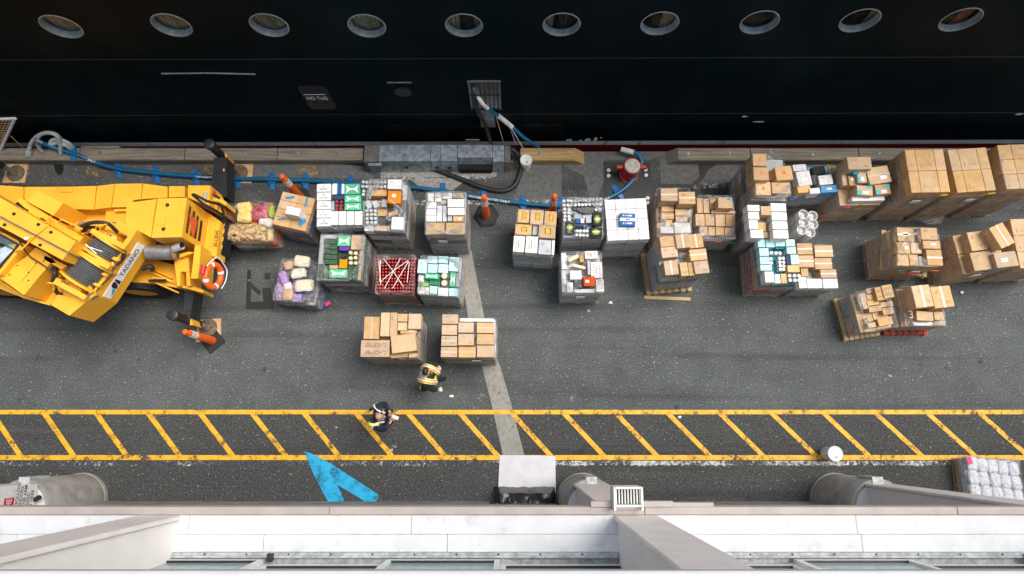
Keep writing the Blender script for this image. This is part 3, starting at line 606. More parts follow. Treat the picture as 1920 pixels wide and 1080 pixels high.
# sign on the left fin
sx=XF[3]+.45
sg=thing('notice_sign','white sign board with red STOP HERE band on the left column','sign',(sx,0,0))
y0,y1=(-9.467,-1.346,2.700)[1]-.25,(-9.536,-0.924,2.700)[1]
obj('board',MB().box((0,(y0+y1)/2,2.75),(.03,y1-y0,1.4),bev=.005),'wpaint',sg); 
obj('red_band',MB().box((.018,(y0+y1)/2-.08,2.78),(.006,y1-y0-.25,.25)),'redlabel',sg)
RT=(R(90),0,R(90))
lettering('STOP HERE',.2,(.023,(y0+y1)/2-.08,2.78),RT,sg,'white',.72)
for k,s in enumerate(('DO NOT FOLLOW','ANY VENDORS','UNTIL THE ARM','IS RAISED','WAIT HERE')): lettering(s,.11,(.018,(y0+y1)/2-.02,2.57-k*.10),RT,sg,'ink',.9)
obj('spotlight',MB().tube([(.03,y1-.3,2.08),(.15,y1-.25,2.15)],.05,10),'black',sg,True)

# ================= mobile crane =================
CB=(-11.035,5.277,0.000)
crane=thing('mobile_crane','yellow mobile crane with winches and slewed counterweight parked on outriggers at left','crane',CB)
LOC=(-CB[0],-CB[1],0)
def cp(name,mb,m='yellow',smooth=False,parent=None,**kw): return obj(name,mb,m,parent or crane,smooth,loc=LOC if not parent else (0,0,0),**kw)
def shrink(poly,k=.008):
    cx_=sum(p[0] for p in poly)/len(poly); cy_=sum(p[1] for p in poly)/len(poly)
    return [(x+(cx_-x)*k/max(.05,math.hypot(x-cx_,y-cy_)),y+(cy_-y)*k/max(.05,math.hypot(x-cx_,y-cy_))) for x,y in poly]
def pan(name,poly,z1,z0,m='yellow',k=.008): return cp(name,MB().prism(shrink(poly,k),z0,z1),m)
pan('chassis',[(-14.240,5.850),(-7.350,5.850),(-7.062,4.260),(-7.644,3.873),(-13.741,3.333)],1.1,.75,'black')
pan('deck_panel',[(-13.079,5.745),(-11.288,5.610),(-11.209,5.162),(-13.001,5.334)],1.7,1.3)
pan('deck_panel',[(-11.274,5.610),(-10.467,5.619),(-10.447,5.485),(-10.147,5.480),(-10.167,5.619),(-9.612,5.636),(-9.589,5.060),(-10.116,5.064),(-11.200,5.158)],1.7,1.3)
pan('deck_panel',[(-10.445,5.605),(-10.145,5.605),(-10.126,5.471),(-10.425,5.475)],1.73,1.3)
pan('deck_panel',[(-9.589,5.630),(-9.198,5.680),(-9.198,5.102),(-9.567,5.053)],1.72,1.3)
pan('deck_panel',[(-9.188,5.682),(-8.556,5.689),(-8.549,5.301),(-8.714,5.279),(-8.778,5.108),(-9.190,5.104)],1.72,1.3)
pan('deck_panel',[(-8.546,5.689),(-7.965,5.607),(-7.942,5.339),(-8.539,5.301)],1.72,1.3)
pan('deck_panel',[(-7.945,5.623),(-7.572,5.623),(-7.542,5.354),(-7.912,5.341)],1.72,1.3)
pan('deck_panel',[(-7.418,5.568),(-6.898,5.568),(-6.868,5.039),(-7.395,5.280)],1.9,1.2)
pan('deck_recess',[(-10.477,5.256),(-8.917,5.236),(-8.849,4.702),(-9.980,4.831)],1.35,1.2)
pan('deck_step',[(-9.421,5.098),(-8.913,5.126),(-8.893,4.808),(-9.402,4.808)],1.55,1.3)
pan('deck_step',[(-9.171,5.087),(-8.817,5.100),(-8.819,5.038),(-9.163,5.027)],1.66,1.3)
pan('recess_plate',[(-9.429,4.932),(-9.198,4.889),(-9.193,4.696),(-9.464,4.739)],1.5,1.3,'galv')
pan('hood_plate',[(-8.378,4.932),(-7.734,5.025),(-7.750,4.622),(-7.755,4.145),(-8.094,4.331),(-8.346,4.439)],2.5,1.6)
hood=[(-7.716,5.032,2.500),(-7.085,5.049,2.500),(-7.102,4.158,2.500),(-7.744,4.141,2.500)]
pan('engine_hood',[p[:2] for p in hood],2.5,1.4,k=.004)
pan('hood_hatch',[(-7.715,4.597),(-7.482,4.597),(-7.480,4.421),(-7.715,4.424)],2.515,2.49)
for q in [(-7.491,4.880),(-7.513,4.339)]: cp('hood_latch',MB().lathe([(.045,2.5),(.03,2.53)],(q[0],q[1],0),10),'black')
A_,B_=Vector(hood[1]),Vector(hood[2])
ed=(B_-A_); L_=ed.length; ed.normalize(); en=Vector((-ed.y,ed.x,0)); en=en if en.x>0 else -en
FM=Matrix((( ed.x,0,en.x,A_.x),(ed.y,0,en.y,A_.y),(0,-1,0,2.5),(0,0,0,1)))   # u along the edge, v down, w out
for i in range(4):
    g=MB(); v=.17+.19*i; u0=(.17+.05*i)*L_; u1=(.86+.0*i)*L_
    n=17
    for k in range(n):
        for j in range(3):
            g.box((u0+(u1-u0)*k/n,v-.035+.035*j+.01*(k%2),.004),(L_/34,.026,.006),.35,M=FM)
    cp('grille_slots',g,'dark',kind='stuff')
tri=[(.36*L_,.16),(.40*L_,.52),(.82*L_,.46),(.85*L_,.40)]
vs=[FM@Vector((u,v,.012)) for u,v in tri]+[FM@Vector((u,v,.03)) for u,v in tri]
cp('warning_triangle',MB().add(vs,[(0,1,2,3),(7,6,5,4)]+[(i,(i+1)%4,4+(i+1)%4,4+i) for i in range(4)]),basic('orange_red_reflector',(.85,.12,.03),.4))
pan('rear_panel',[(-7.122,5.090),(-6.797,4.870),(-6.811,3.985),(-7.144,4.146),(-7.493,4.163),(-7.554,5.036)],1.45,1.0)
pan('rear_hatch',[(-7.001,4.828),(-6.899,4.778),(-6.932,4.202),(-7.043,4.254)],1.475,1.4)
q=(-6.853,4.443,1.460); q2=(-6.759,4.155,1.660); q3=(-6.744,4.627,1.660)
lettering('30-L2045',.115,(q[0]+LOC[0],q[1]+LOC[1],1.458),(0,0,math.atan2(q3[1]-q2[1],q3[0]-q2[0])),crane,'ink',.95)
bu=[(-6.894,4.850),(-6.773,4.941),(-6.795,4.141),(-6.907,4.061)]
pan('bumper',bu,1.25,.8,'black',0)
for i in range(4):
    a,b=lerp2(bu[0],bu[3],.1+.24*i),lerp2(bu[0],bu[3],.22+.24*i); c,d=lerp2(bu[1],bu[2],.0+.24*i),lerp2(bu[1],bu[2],.12+.24*i)
    cp('hazard_stripe',MB().sheet([a,b,d,c],1.256),'yellow')
# rear equipment, north corner
pan('lamp_bracket',[(-6.987,5.377),(-6.796,5.413),(-6.573,5.216),(-6.592,5.144),(-6.788,5.251),(-6.970,5.287)],1.7,1.2)
pan('lamp_bracket',[(-6.947,5.288),(-6.839,5.324),(-6.857,5.073),(-6.966,5.145)],1.6,1.2); pan('lamp_bracket',[(-6.837,5.289),(-6.751,5.289),(-6.762,5.054),(-6.841,5.072)],1.5,1.1)
pan('tail_box',[(-6.818,5.270),(-6.693,5.233),(-6.686,4.978),(-6.845,5.015)],1.3,.9,'rust')
cp('tail_lamp',MB().box((-6.914,5.456,1.750),(.12,.1,.08),bev=.01),'redlabel')
for zs in ([(-7.080,5.194,2.300),(-6.863,5.008,2.200),(-6.731,4.967,1.900),(-6.695,4.972,1.400)],[(-6.998,5.175,2.350),(-6.781,5.067,2.250),(-6.666,5.089,2.000),(-6.672,5.180,1.500)]): cp('rear_rail',MB().tube(zs,.03,7),'black',True)
cp('rear_rail',MB().tube([(-7.080,5.194,2.300),(-6.998,5.175,2.350)],.03,7),'black'); cp('rear_rail',MB().tube([(-6.968,5.389,1.950),(-6.987,5.098,1.950)],.035,6),'galv')
cp('hydraulic_hose',MB().tube(spline([(-6.956,5.428,1.800),(-6.772,5.341,1.700),(-6.771,5.234,1.600),(-6.749,4.999,1.400),(-6.796,4.870,1.300),(-6.898,4.939,1.200)]),.03,6),'bhose',True)
# exhaust
mz=2.0; a,b=(-8.067,3.964,2.000),(-7.466,3.972,2.000); c=(-7.375,4.031,2.000)
cp('muffler',MB().tube([a,b],.17,18),'metal',True); cp('muffler_band',MB().tube([lerp2(a,b,.93)+(2.0,),lerp2(a,b,.97)+(2.0,)],.178,18),'rust',True)
cp('tail_pipe',MB().tube([(b[0],b[1]+.05,2.08),(b[0]+.2,b[1]+.1,2.14)],.085,14),'galv',True); cp('pipe_mouth',MB().tube([(b[0]+.195,b[1]+.1,2.14),(b[0]+.21,b[1]+.1,2.142)],.078,14),'dark')
# south rear brackets, steps and fenders
pan('fender',[(-8.768,4.010),(-8.315,3.998),(-7.803,3.854),(-7.656,3.303),(-8.180,3.413),(-8.997,3.457)],1.35,1.2)
pan('bracket_plate',[(-7.622,3.883),(-7.300,3.965),(-7.228,3.587),(-7.322,3.587),(-7.385,3.598),(-7.444,3.566),(-7.410,3.256),(-7.468,3.256)],1.75,1.2)
pan('bracket_plate',[(-7.311,3.587),(-7.228,3.587),(-7.178,3.260),(-7.262,3.266)],1.75,1.2); pan('bracket_plate',[(-7.541,3.299),(-7.238,3.307),(-6.934,3.204),(-6.948,3.136),(-7.357,3.247),(-7.527,3.264)],1.6,1.1)
pan('rear_post',[(-7.053,4.131),(-6.919,4.131),(-6.900,3.366),(-7.062,3.366)],2.0,1.3); pan('cross_plate',[(-7.436,3.967),(-7.213,4.014),(-7.085,3.988),(-7.425,3.870)],1.9,1.5)
for q in ([(-8.223,3.727,1.500),(-7.756,3.509,1.450)],[(-8.178,3.530,1.500),(-8.172,3.433,1.450),(-7.648,3.205,1.300)],[(-8.177,3.519,1.500),(-7.880,3.477,1.450),(-7.664,3.380,1.350)],[(-8.242,3.705,1.500),(-8.167,3.617,1.500),(-7.729,3.423,1.400)]): cp('step_rail',MB().tube(q,.022,6),'yellow')
cp('step_link',MB().tube([(-8.252,3.443,1.500),(-7.873,3.452,1.500)],.035,6),'black'); cp('rear_hose',MB().tube(spline([(-8.261,3.650,1.800),(-8.100,3.693,1.800),(-8.086,3.654,1.700)]),.06,8),'bhose',True)
cp('rear_hose',MB().tube(spline([(-7.389,3.536,1.200),(-7.310,3.404,1.200),(-7.248,3.393,1.100)]),.03,6),'bhose',True); cp('tail_lamp',MB().box((-7.208,3.590,1.300),(.1,.14,.1),bev=.02),'redlabel')
# wheels
def wheel(px_,cy):
    w=link('wheel',None,None,crane,(px_+LOC[0],cy+LOC[1],.66)); X=Matrix.Rotation(R(90),4,'X')
    obj('tyre',MB().lathe([(.36,0),(.40,-.03),(.60,-.02),(.66,.08),(.66,.44),(.60,.5),(.36,.5)],(0,0,0),40,Matrix.Rotation(R(-90),4,'X'),False),'rubber',w,True)
    obj('rim',MB().lathe([(.37,.005),(.35,-.0),(.33,.06),(.22,.12),(.14,.10),(.13,.02),(.001,.02)],(0,0,0),32,Matrix.Rotation(R(-90),4,'X')),'yellow',w,True)
    t=MB()
    for k in range(26):
        a=2*math.pi*k/26; 
        for y,s in ((.14,.3),(.38,-.3)): t.box((0,0,0),(.11,.2,.05),M=Matrix.Rotation(a,4,'Y')@Matrix.Translation((.66,y,0))@Matrix.Rotation(s,4,'X')@Matrix.Rotation(R(90),4,'Y')@Matrix.Rotation(0,4,'Z'))
    obj('tread_block',t,'rubber',w,kind='stuff')
wy=(-9.142,3.356,0.000)[1]
wheel((-8.882,3.399,0.660)[0],wy); wheel((-12.166,3.334,0.660)[0],wy); wheel((-13.558,3.334,0.660)[0],wy)
for wx in ((-8.882,3.399,0.660)[0],(-12.166,3.334,0.660)[0]): wheel(wx,wy+2.0)
# outriggers
def outrigger(beam,z1,z0,jx,jy,label=None):
    pan('outrigger_beam',beam,z1,z0,'black',0)
    cp('jack_cylinder',MB().lathe([(.10,.55),(.10,1.64),(.125,1.66),(.125,1.78),(.08,1.80)],(jx,jy,0),18),'black',True)
    cp('jack_rod',MB().lathe([(.06,.12),(.06,.6)],(jx,jy,0),12),'metal',True)
    cp('jack_foot',MB().lathe([(.22,.035),(.22,.06),(.12,.10),(.09,.16)],(jx,jy,0),20),basic('muddy_steel',(.17,.13,.09),.8,amt=.5,scale=20),True)
j1=(-7.104,6.647,0.000); j2=(-7.496,2.615,0.000); j0=(-12.856,6.633,0.000)
outrigger([(-7.183,6.508),(-6.881,6.508),(-6.785,5.505),(-7.175,5.638)],1.3,.85,j1[0],j1[1])
outrigger([(-7.543,3.388),(-7.324,3.308),(-7.354,2.673),(-7.387,2.543),(-7.578,2.543),(-7.531,2.694)],1.25,.8,j2[0],j2[1])
outrigger([(-14.083,6.583),(-13.637,6.583),(-13.432,5.505),(-13.897,5.638)],1.3,.85,j0[0],j0[1])
pan('beam_mark',[(-6.939,6.231),(-6.901,6.231),(-6.893,6.150),(-6.931,6.150)],1.31,1.29); pan('hazard_corner',[(-6.947,6.640),(-6.843,6.551),(-6.908,6.503)],1.31,.9); pan('hazard_corner',[(-7.375,2.649),(-7.287,2.477),(-7.378,2.477)],1.2,.8)
for jp,q,l in ((j1,[(-7.296,6.901),(-6.761,6.901),(-6.783,6.369),(-7.321,6.369)],'square plywood pad under the outrigger foot beside the blue hose'),(j2,[(-7.776,2.804),(-7.212,2.846),(-7.175,2.283),(-7.759,2.253)],'square plywood pad under the outrigger foot beside the orange delineator'),(j0,[(-13.146,6.908),(-12.584,6.908),(-12.600,6.376),(-13.169,6.376)],'square plywood pad under the outrigger foot at the far left')):
    cxx=sum(p[0] for p in q)/4; cyy=sum(p[1] for p in q)/4
    t=thing('outrigger_pad',l,'pad',(cxx,cyy,0),group='plywood pads under the crane outriggers'); obj('plywood_sheet',MB().prism([(x-cxx,y-cyy) for x,y in q],.0,.032),'ply',t)
# upper works
pan('slew_platform',[(-11.711,3.336),(-10.587,2.923),(-9.949,2.748),(-9.136,2.787),(-8.691,3.593),(-8.420,4.339),(-8.887,4.625),(-9.789,4.625),(-10.849,5.122),(-12.037,5.143)],2.1,1.75)
pan('slew_ring',[(-10.051,4.936),(-9.922,4.872),(-9.808,4.641),(-9.849,4.516),(-10.055,4.557)],1.8,1.4)
pan('valve_box',[(-10.097,5.111),(-9.483,4.794),(-9.652,4.512),(-10.271,4.844)],2.85,2.0)
pan('boom_side_plate',[(-10.557,4.932),(-10.465,4.942),(-9.022,4.078),(-9.082,3.977),(-10.531,4.773)],2.75,2.2)
pan('side_plate_slot',[(-10.603,4.799),(-10.530,4.869),(-10.368,4.740),(-10.253,4.671),(-10.258,4.618),(-10.418,4.700)],2.757,2.74,'dark'); pan('side_plate_slot',[(-10.003,4.495),(-9.978,4.518),(-9.855,4.446),(-9.878,4.416)],2.757,2.74,'dark')
bo=[(-12.292,5.766),(-8.795,3.825),(-9.000,3.438),(-12.153,5.063)]
pan('boom',bo,3.3,2.65,k=0)
pan('boom_end_block',[(-9.031,3.883),(-8.888,3.845),(-9.114,3.458),(-9.269,3.524)],2.95,2.5)
pan('boom_side_plate',[(-9.779,3.692),(-9.265,3.463),(-9.371,3.378),(-9.784,3.606)],2.75,2.2)
for q in [(-10.118,4.399),(-10.267,4.168),(-9.589,4.175),(-9.312,4.013),(-9.486,3.747)]: cp('boom_bolt',MB().lathe([(.035,3.3),(.03,3.325)],(q[0],q[1],0),10),'black')
q=(-9.786,3.879,3.300); cp('boom_cap',MB().lathe([(.04,3.3),(.03,3.33)],(q[0],q[1],0),10),'white')
cp('hoist_rope',MB().tube([(-12.122,5.262,3.380),(-10.331,4.321,3.380),(-8.861,3.577,3.360),(-8.893,3.561,2.950)],.015,6),'wire',True)
cp('boom_strap',MB().tube([(-9.662,4.495,2.900),(-9.377,4.163,3.320),(-9.571,3.961,3.340),(-9.836,3.644,3.320),(-10.265,3.726,2.900)],.014,5),'yellow'); cp('boom_strap',MB().tube([(-9.687,4.475,2.900),(-9.589,3.961,3.340),(-9.730,3.841,3.340)],.014,5),'yellow')
cp('electric_cable',MB().tube(spline([(-10.668,4.172,3.000),(-10.301,4.058,3.000),(-10.148,3.906,3.000),(-10.058,3.673,2.820),(-9.772,3.492,2.820),(-9.539,3.331,2.750)]),.014,6),'bhose',True)
# driver cab and machinery box
pan('cab',[(-11.322,4.514),(-10.099,3.882),(-10.509,3.228),(-11.164,3.443)],2.9,1.9)
pan('cab_window_frame',[(-11.285,4.446),(-10.192,3.879),(-10.520,3.345),(-11.141,3.548)],2.93,2.89,'black')
pan('cab_window',[(-11.262,4.383),(-10.227,3.861),(-10.530,3.394),(-11.135,3.581)],2.945,2.92,basic('cab_glass',(.07,.11,.13),.08,spec=1))
pan('cab_sun_blind',[(-10.731,3.693),(-10.462,3.825),(-10.285,3.749),(-10.522,3.429),(-10.721,3.429)],2.953,2.944,basic('blind',(.42,.52,.58),.5)); pan('cab_sun_blind',[(-10.434,3.873),(-10.251,3.873),(-10.261,3.768),(-10.368,3.806)],2.953,2.944,basic('blind_green',(.33,.33,.08),.6))
pan('cab_window_bar',[(-11.204,4.110),(-10.756,3.957),(-10.466,3.862),(-10.493,3.805),(-10.761,3.881),(-11.187,4.015)],2.956,2.944,'dark')
pan('machinery_box',[(-10.145,3.673),(-9.991,3.865),(-9.751,3.750),(-9.496,3.530),(-9.623,3.517),(-10.067,2.833),(-10.617,3.195),(-10.630,3.274)],2.75,1.95)
pan('box_seam',[(-10.173,3.126),(-9.915,3.516),(-9.907,3.510),(-10.164,3.119)],2.753,2.74,'rust')
for q in [(-10.185,3.658),(-10.310,3.467),(-10.434,3.274),(-10.024,3.151),(-9.926,3.515),(-9.777,3.562),(-10.047,3.319),(-10.482,3.397)]: cp('box_rivet',MB().lathe([(.02,2.75),(.015,2.762)],(q[0],q[1],0),8),'rust')
pan('sill_plate',[(-11.052,3.292),(-10.489,2.941),(-9.884,2.771),(-9.898,2.736),(-10.509,2.893),(-11.080,3.233)],2.2,1.8)
# counterweight
co=[(-9.549,2.658),(-9.141,2.435),(-8.687,2.860),(-7.978,4.275)]; ci=[(-8.128,4.344),(-8.410,3.643),(-8.788,2.902),(-9.202,2.602),(-9.521,2.770)]
t_=[(-9.549,2.658),(-9.141,2.435),(-8.687,2.860),(-7.978,4.275),(-8.404,4.511),(-8.502,4.334),(-8.157,4.128),(-8.447,3.643),(-8.790,2.789),(-9.445,2.873)]
pan('counterweight',t_,2.65,1.85,k=0)
pan('winch_bay_floor',[(-9.667,3.405),(-9.489,2.978),(-8.951,2.901),(-8.560,3.640),(-8.404,4.196),(-8.752,4.357)],2.3,2.1,'rust')
a,b=Vector((*co[2],2.25)),Vector((*co[3],2.25)); u=(b-a).normalized(); nrm=Vector((u.y,-u.x,0))
ang=math.atan2(u.y,u.x); mid=a.lerp(b,.44)+nrm*.012; mid.z=2.28
W_=(b-a).length
pl=link('name_plate',SHARP,'label',crane,(mid.x+LOC[0],mid.y+LOC[1],mid.z),(0,0,ang),(1.32,.012,.27))
lettering('TADANO',.19,(mid.x+LOC[0]+u.x*.20+nrm.x*.012,mid.y+LOC[1]+u.y*.20+nrm.y*.012,2.28),(R(90),0,ang),crane,'ink',.82)
def logo(pts,m): 
    o=mid-u*.42+nrm*.010; vs=[(o.x+u.x*x+nrm.x*.002,o.y+u.y*x+nrm.y*.002,2.28+y) for x,y in pts]; cp('plate_emblem',MB().add(vs,[tuple(range(len(pts)))]),m)
logo([(-.19,-.10),(-.02,-.10),(-.02,.02)],'teal_logo'); logo([(.0,-.10),(.07,-.10),(.13,.04),(.13,.11),(.04,.11),(-.01,.03)],'ink'); logo([(.10,-.10),(.19,-.10),(.19,.11),(.16,.11)],'ink')
# winches
def drum(pa,pb,r,n,rope,parent=None):
    d=link('winch_drum',None,None,crane,LOC); a,b=Vector(pa),Vector(pb)
    pr=[a.lerp(b,k/(n*4)) for k in range(n*4+1)]; rr=[r*(1+.14*abs(math.sin(math.pi*k/4)))-.03 for k in range(n*4+1)]
    obj('wound_rope',MB().tube(pr,r,28,radii=rr),rope,d,True)
    ax=(b-a).normalized()
    for q,s in ((a,-1),(b,1)): obj('drum_flange',MB().tube([q,q+ax*s*.05],r*1.28,28),'yellow',d,True)
dz=lambda p:(p[0],p[1],2.62)
drum(dz((-8.512,3.959,2.950)),dz((-8.669,3.712,2.950)),.32,6,'wire'); drum(dz((-8.755,3.552,2.950)),dz((-9.017,3.169,2.950)),.34,11,'wire')
for a,b in (((-8.829,3.873,2.950),(-8.571,3.665,2.950)),((-8.795,3.826,2.950),(-8.460,3.712,2.950))): cp('loose_rope',MB().tube([a,b],.012,5),'label')
for (a,b,r) in (((-8.473,3.798,2.750),(-8.564,3.654,2.750),.09),((-8.716,3.482,2.750),(-8.921,3.123,2.750),.09)): 
    a,b=Vector(a),Vector(b); cp('rope_roller',MB().tube([a,a.lerp(b,.2),a.lerp(b,.22),b],r,14,radii=[r*.6,r*.6,r,r]),'metal',True)
def bars(name,segs,w,m='yellow'):
    for a,b in segs: cp(name,MB().tube([a,b],w,4),m)
bars('winch_frame',[((-9.016,3.722,2.950),(-8.282,3.387,2.900)),((-8.722,4.150,2.950),(-8.008,3.802,2.900)),((-9.354,3.088,2.900),(-8.705,2.756,2.850))],.07)
bars('winch_frame',[((-8.734,3.391,2.700),(-8.440,3.267,2.700)),((-8.867,3.163,2.700),(-8.556,3.041,2.700)),((-8.561,3.745,2.700),(-8.262,3.591,2.700)),((-8.831,3.669,2.900),(-8.677,3.613,2.900)),((-8.528,3.413,2.800),(-8.345,3.515,2.700)),((-8.609,3.687,2.700),(-8.237,3.610,2.700))],.045)
for i in range(46):
    q=random.choice([(-8.832,4.183),(-8.705,4.085),(-8.620,4.006),(-8.587,4.183),(-8.880,4.261),(-9.401,3.216),(-9.236,3.102),(-9.117,3.045),(-9.316,3.140),(-9.046,3.064),(-8.995,2.969),(-8.423,3.657),(-8.850,2.988),(-9.434,3.064),(-9.149,4.301),(-9.001,4.183)])
    cp('winch_gear',MB().box((q[0]+random.uniform(-.12,.12),q[1]+random.uniform(-.12,.12),random.uniform(2.4,2.75)),tuple(random.uniform(.05,.17) for _ in range(3)),random.uniform(0,1.5),.01),random.choice(['yellow','yellow','yellow','yellow','rust','metal','black']))
for q in ((-8.608,4.093,2.700),(-9.187,2.966,2.700)):
    cp('winch_motor',MB().lathe([(.2,2.2),(.2,2.62),(.12,2.68),(.05,2.7)],(q[0],q[1],0),16),'yellow',True)
for q in ([(-9.172,4.261,2.600),(-8.922,4.301,2.900),(-8.624,4.326,3.000),(-8.412,4.304,2.950),(-8.363,4.210,2.700)],[(-9.144,4.261,2.600),(-8.907,4.275,2.800),(-8.719,4.256,2.800)],[(-9.680,3.464,2.600),(-9.466,3.318,2.800),(-9.558,3.116,2.700)],[(-9.587,3.464,2.600),(-9.506,3.337,2.800),(-9.478,3.192,2.700)],[(-9.581,3.064,2.600),(-9.484,2.912,2.600),(-9.275,2.865,2.600)],[(-8.175,3.828,2.680),(-8.223,3.695,2.600),(-8.379,3.587,2.500)]): cp('hydraulic_hose',MB().tube(spline(q),.04,8),'bhose',True)
cp('frayed_wire',MB().tube(spline([(-8.201,3.795,2.660),(-8.163,3.717,2.660),(-8.357,3.430,2.660),(-8.392,3.277,2.660),(-8.582,3.050,2.660),(-8.658,2.937,2.660)]),.014,5),'black')
for q in ([(-9.629,4.425,2.700),(-9.367,4.393,3.000),(-9.120,4.278,3.000),(-9.343,4.269,2.700)],[(-9.406,4.318,2.700),(-9.131,4.287,3.000),(-8.914,4.182,3.000),(-9.154,4.190,2.700)],[(-8.872,4.112,2.700),(-8.613,4.249,3.000),(-8.426,4.287,3.000),(-8.686,4.249,2.700)],[(-9.487,3.292,2.600),(-9.391,3.032,2.900),(-9.445,2.943,2.800),(-9.526,3.064,2.600)],[(-9.577,3.093,2.800),(-9.353,3.055,2.800)]): cp('guard_rail',MB().tube(q,.02,6),'yellow')
# lifebuoy
lp=(-6.603,3.442,1.950)
lb=thing('lifebuoy','orange lifebuoy with white bands and rope hung on the crane rear','lifebuoy',lp)
nv=Vector((.97,-.12,.20)).normalized(); LM=nv.to_track_quat('Z','Y').to_matrix().to_4x4()
obj('ring',MB().torus(.25,.068,LM),'orange',lb,True)
for k in range(4):
    a=.6+k*math.pi/2; pts=[LM@Vector((.25*math.cos(a+t),.25*math.sin(a+t),0)) for t in (-.13,-.05,.05,.13)]
    obj('reflective_band',MB().tube(pts,.071,12),'reflect',lb,True)
gp=[LM@Vector((r_*math.cos(a),r_*math.sin(a),.05)) for r_,a in ((.36,-2.2),(.37,-1.6),(.4,-1.0),(.37,-.4),(.42,.1),(.37,.6),(.36,1.2))]
obj('grab_rope',MB().tube(spline(gp),.012,5),'label',lb,True)
obj('flare_canister',MB().tube([LM@Vector((-.05,.36,0)),LM@Vector((.14,.36,0))],.05,10),'redlabel',lb,True)

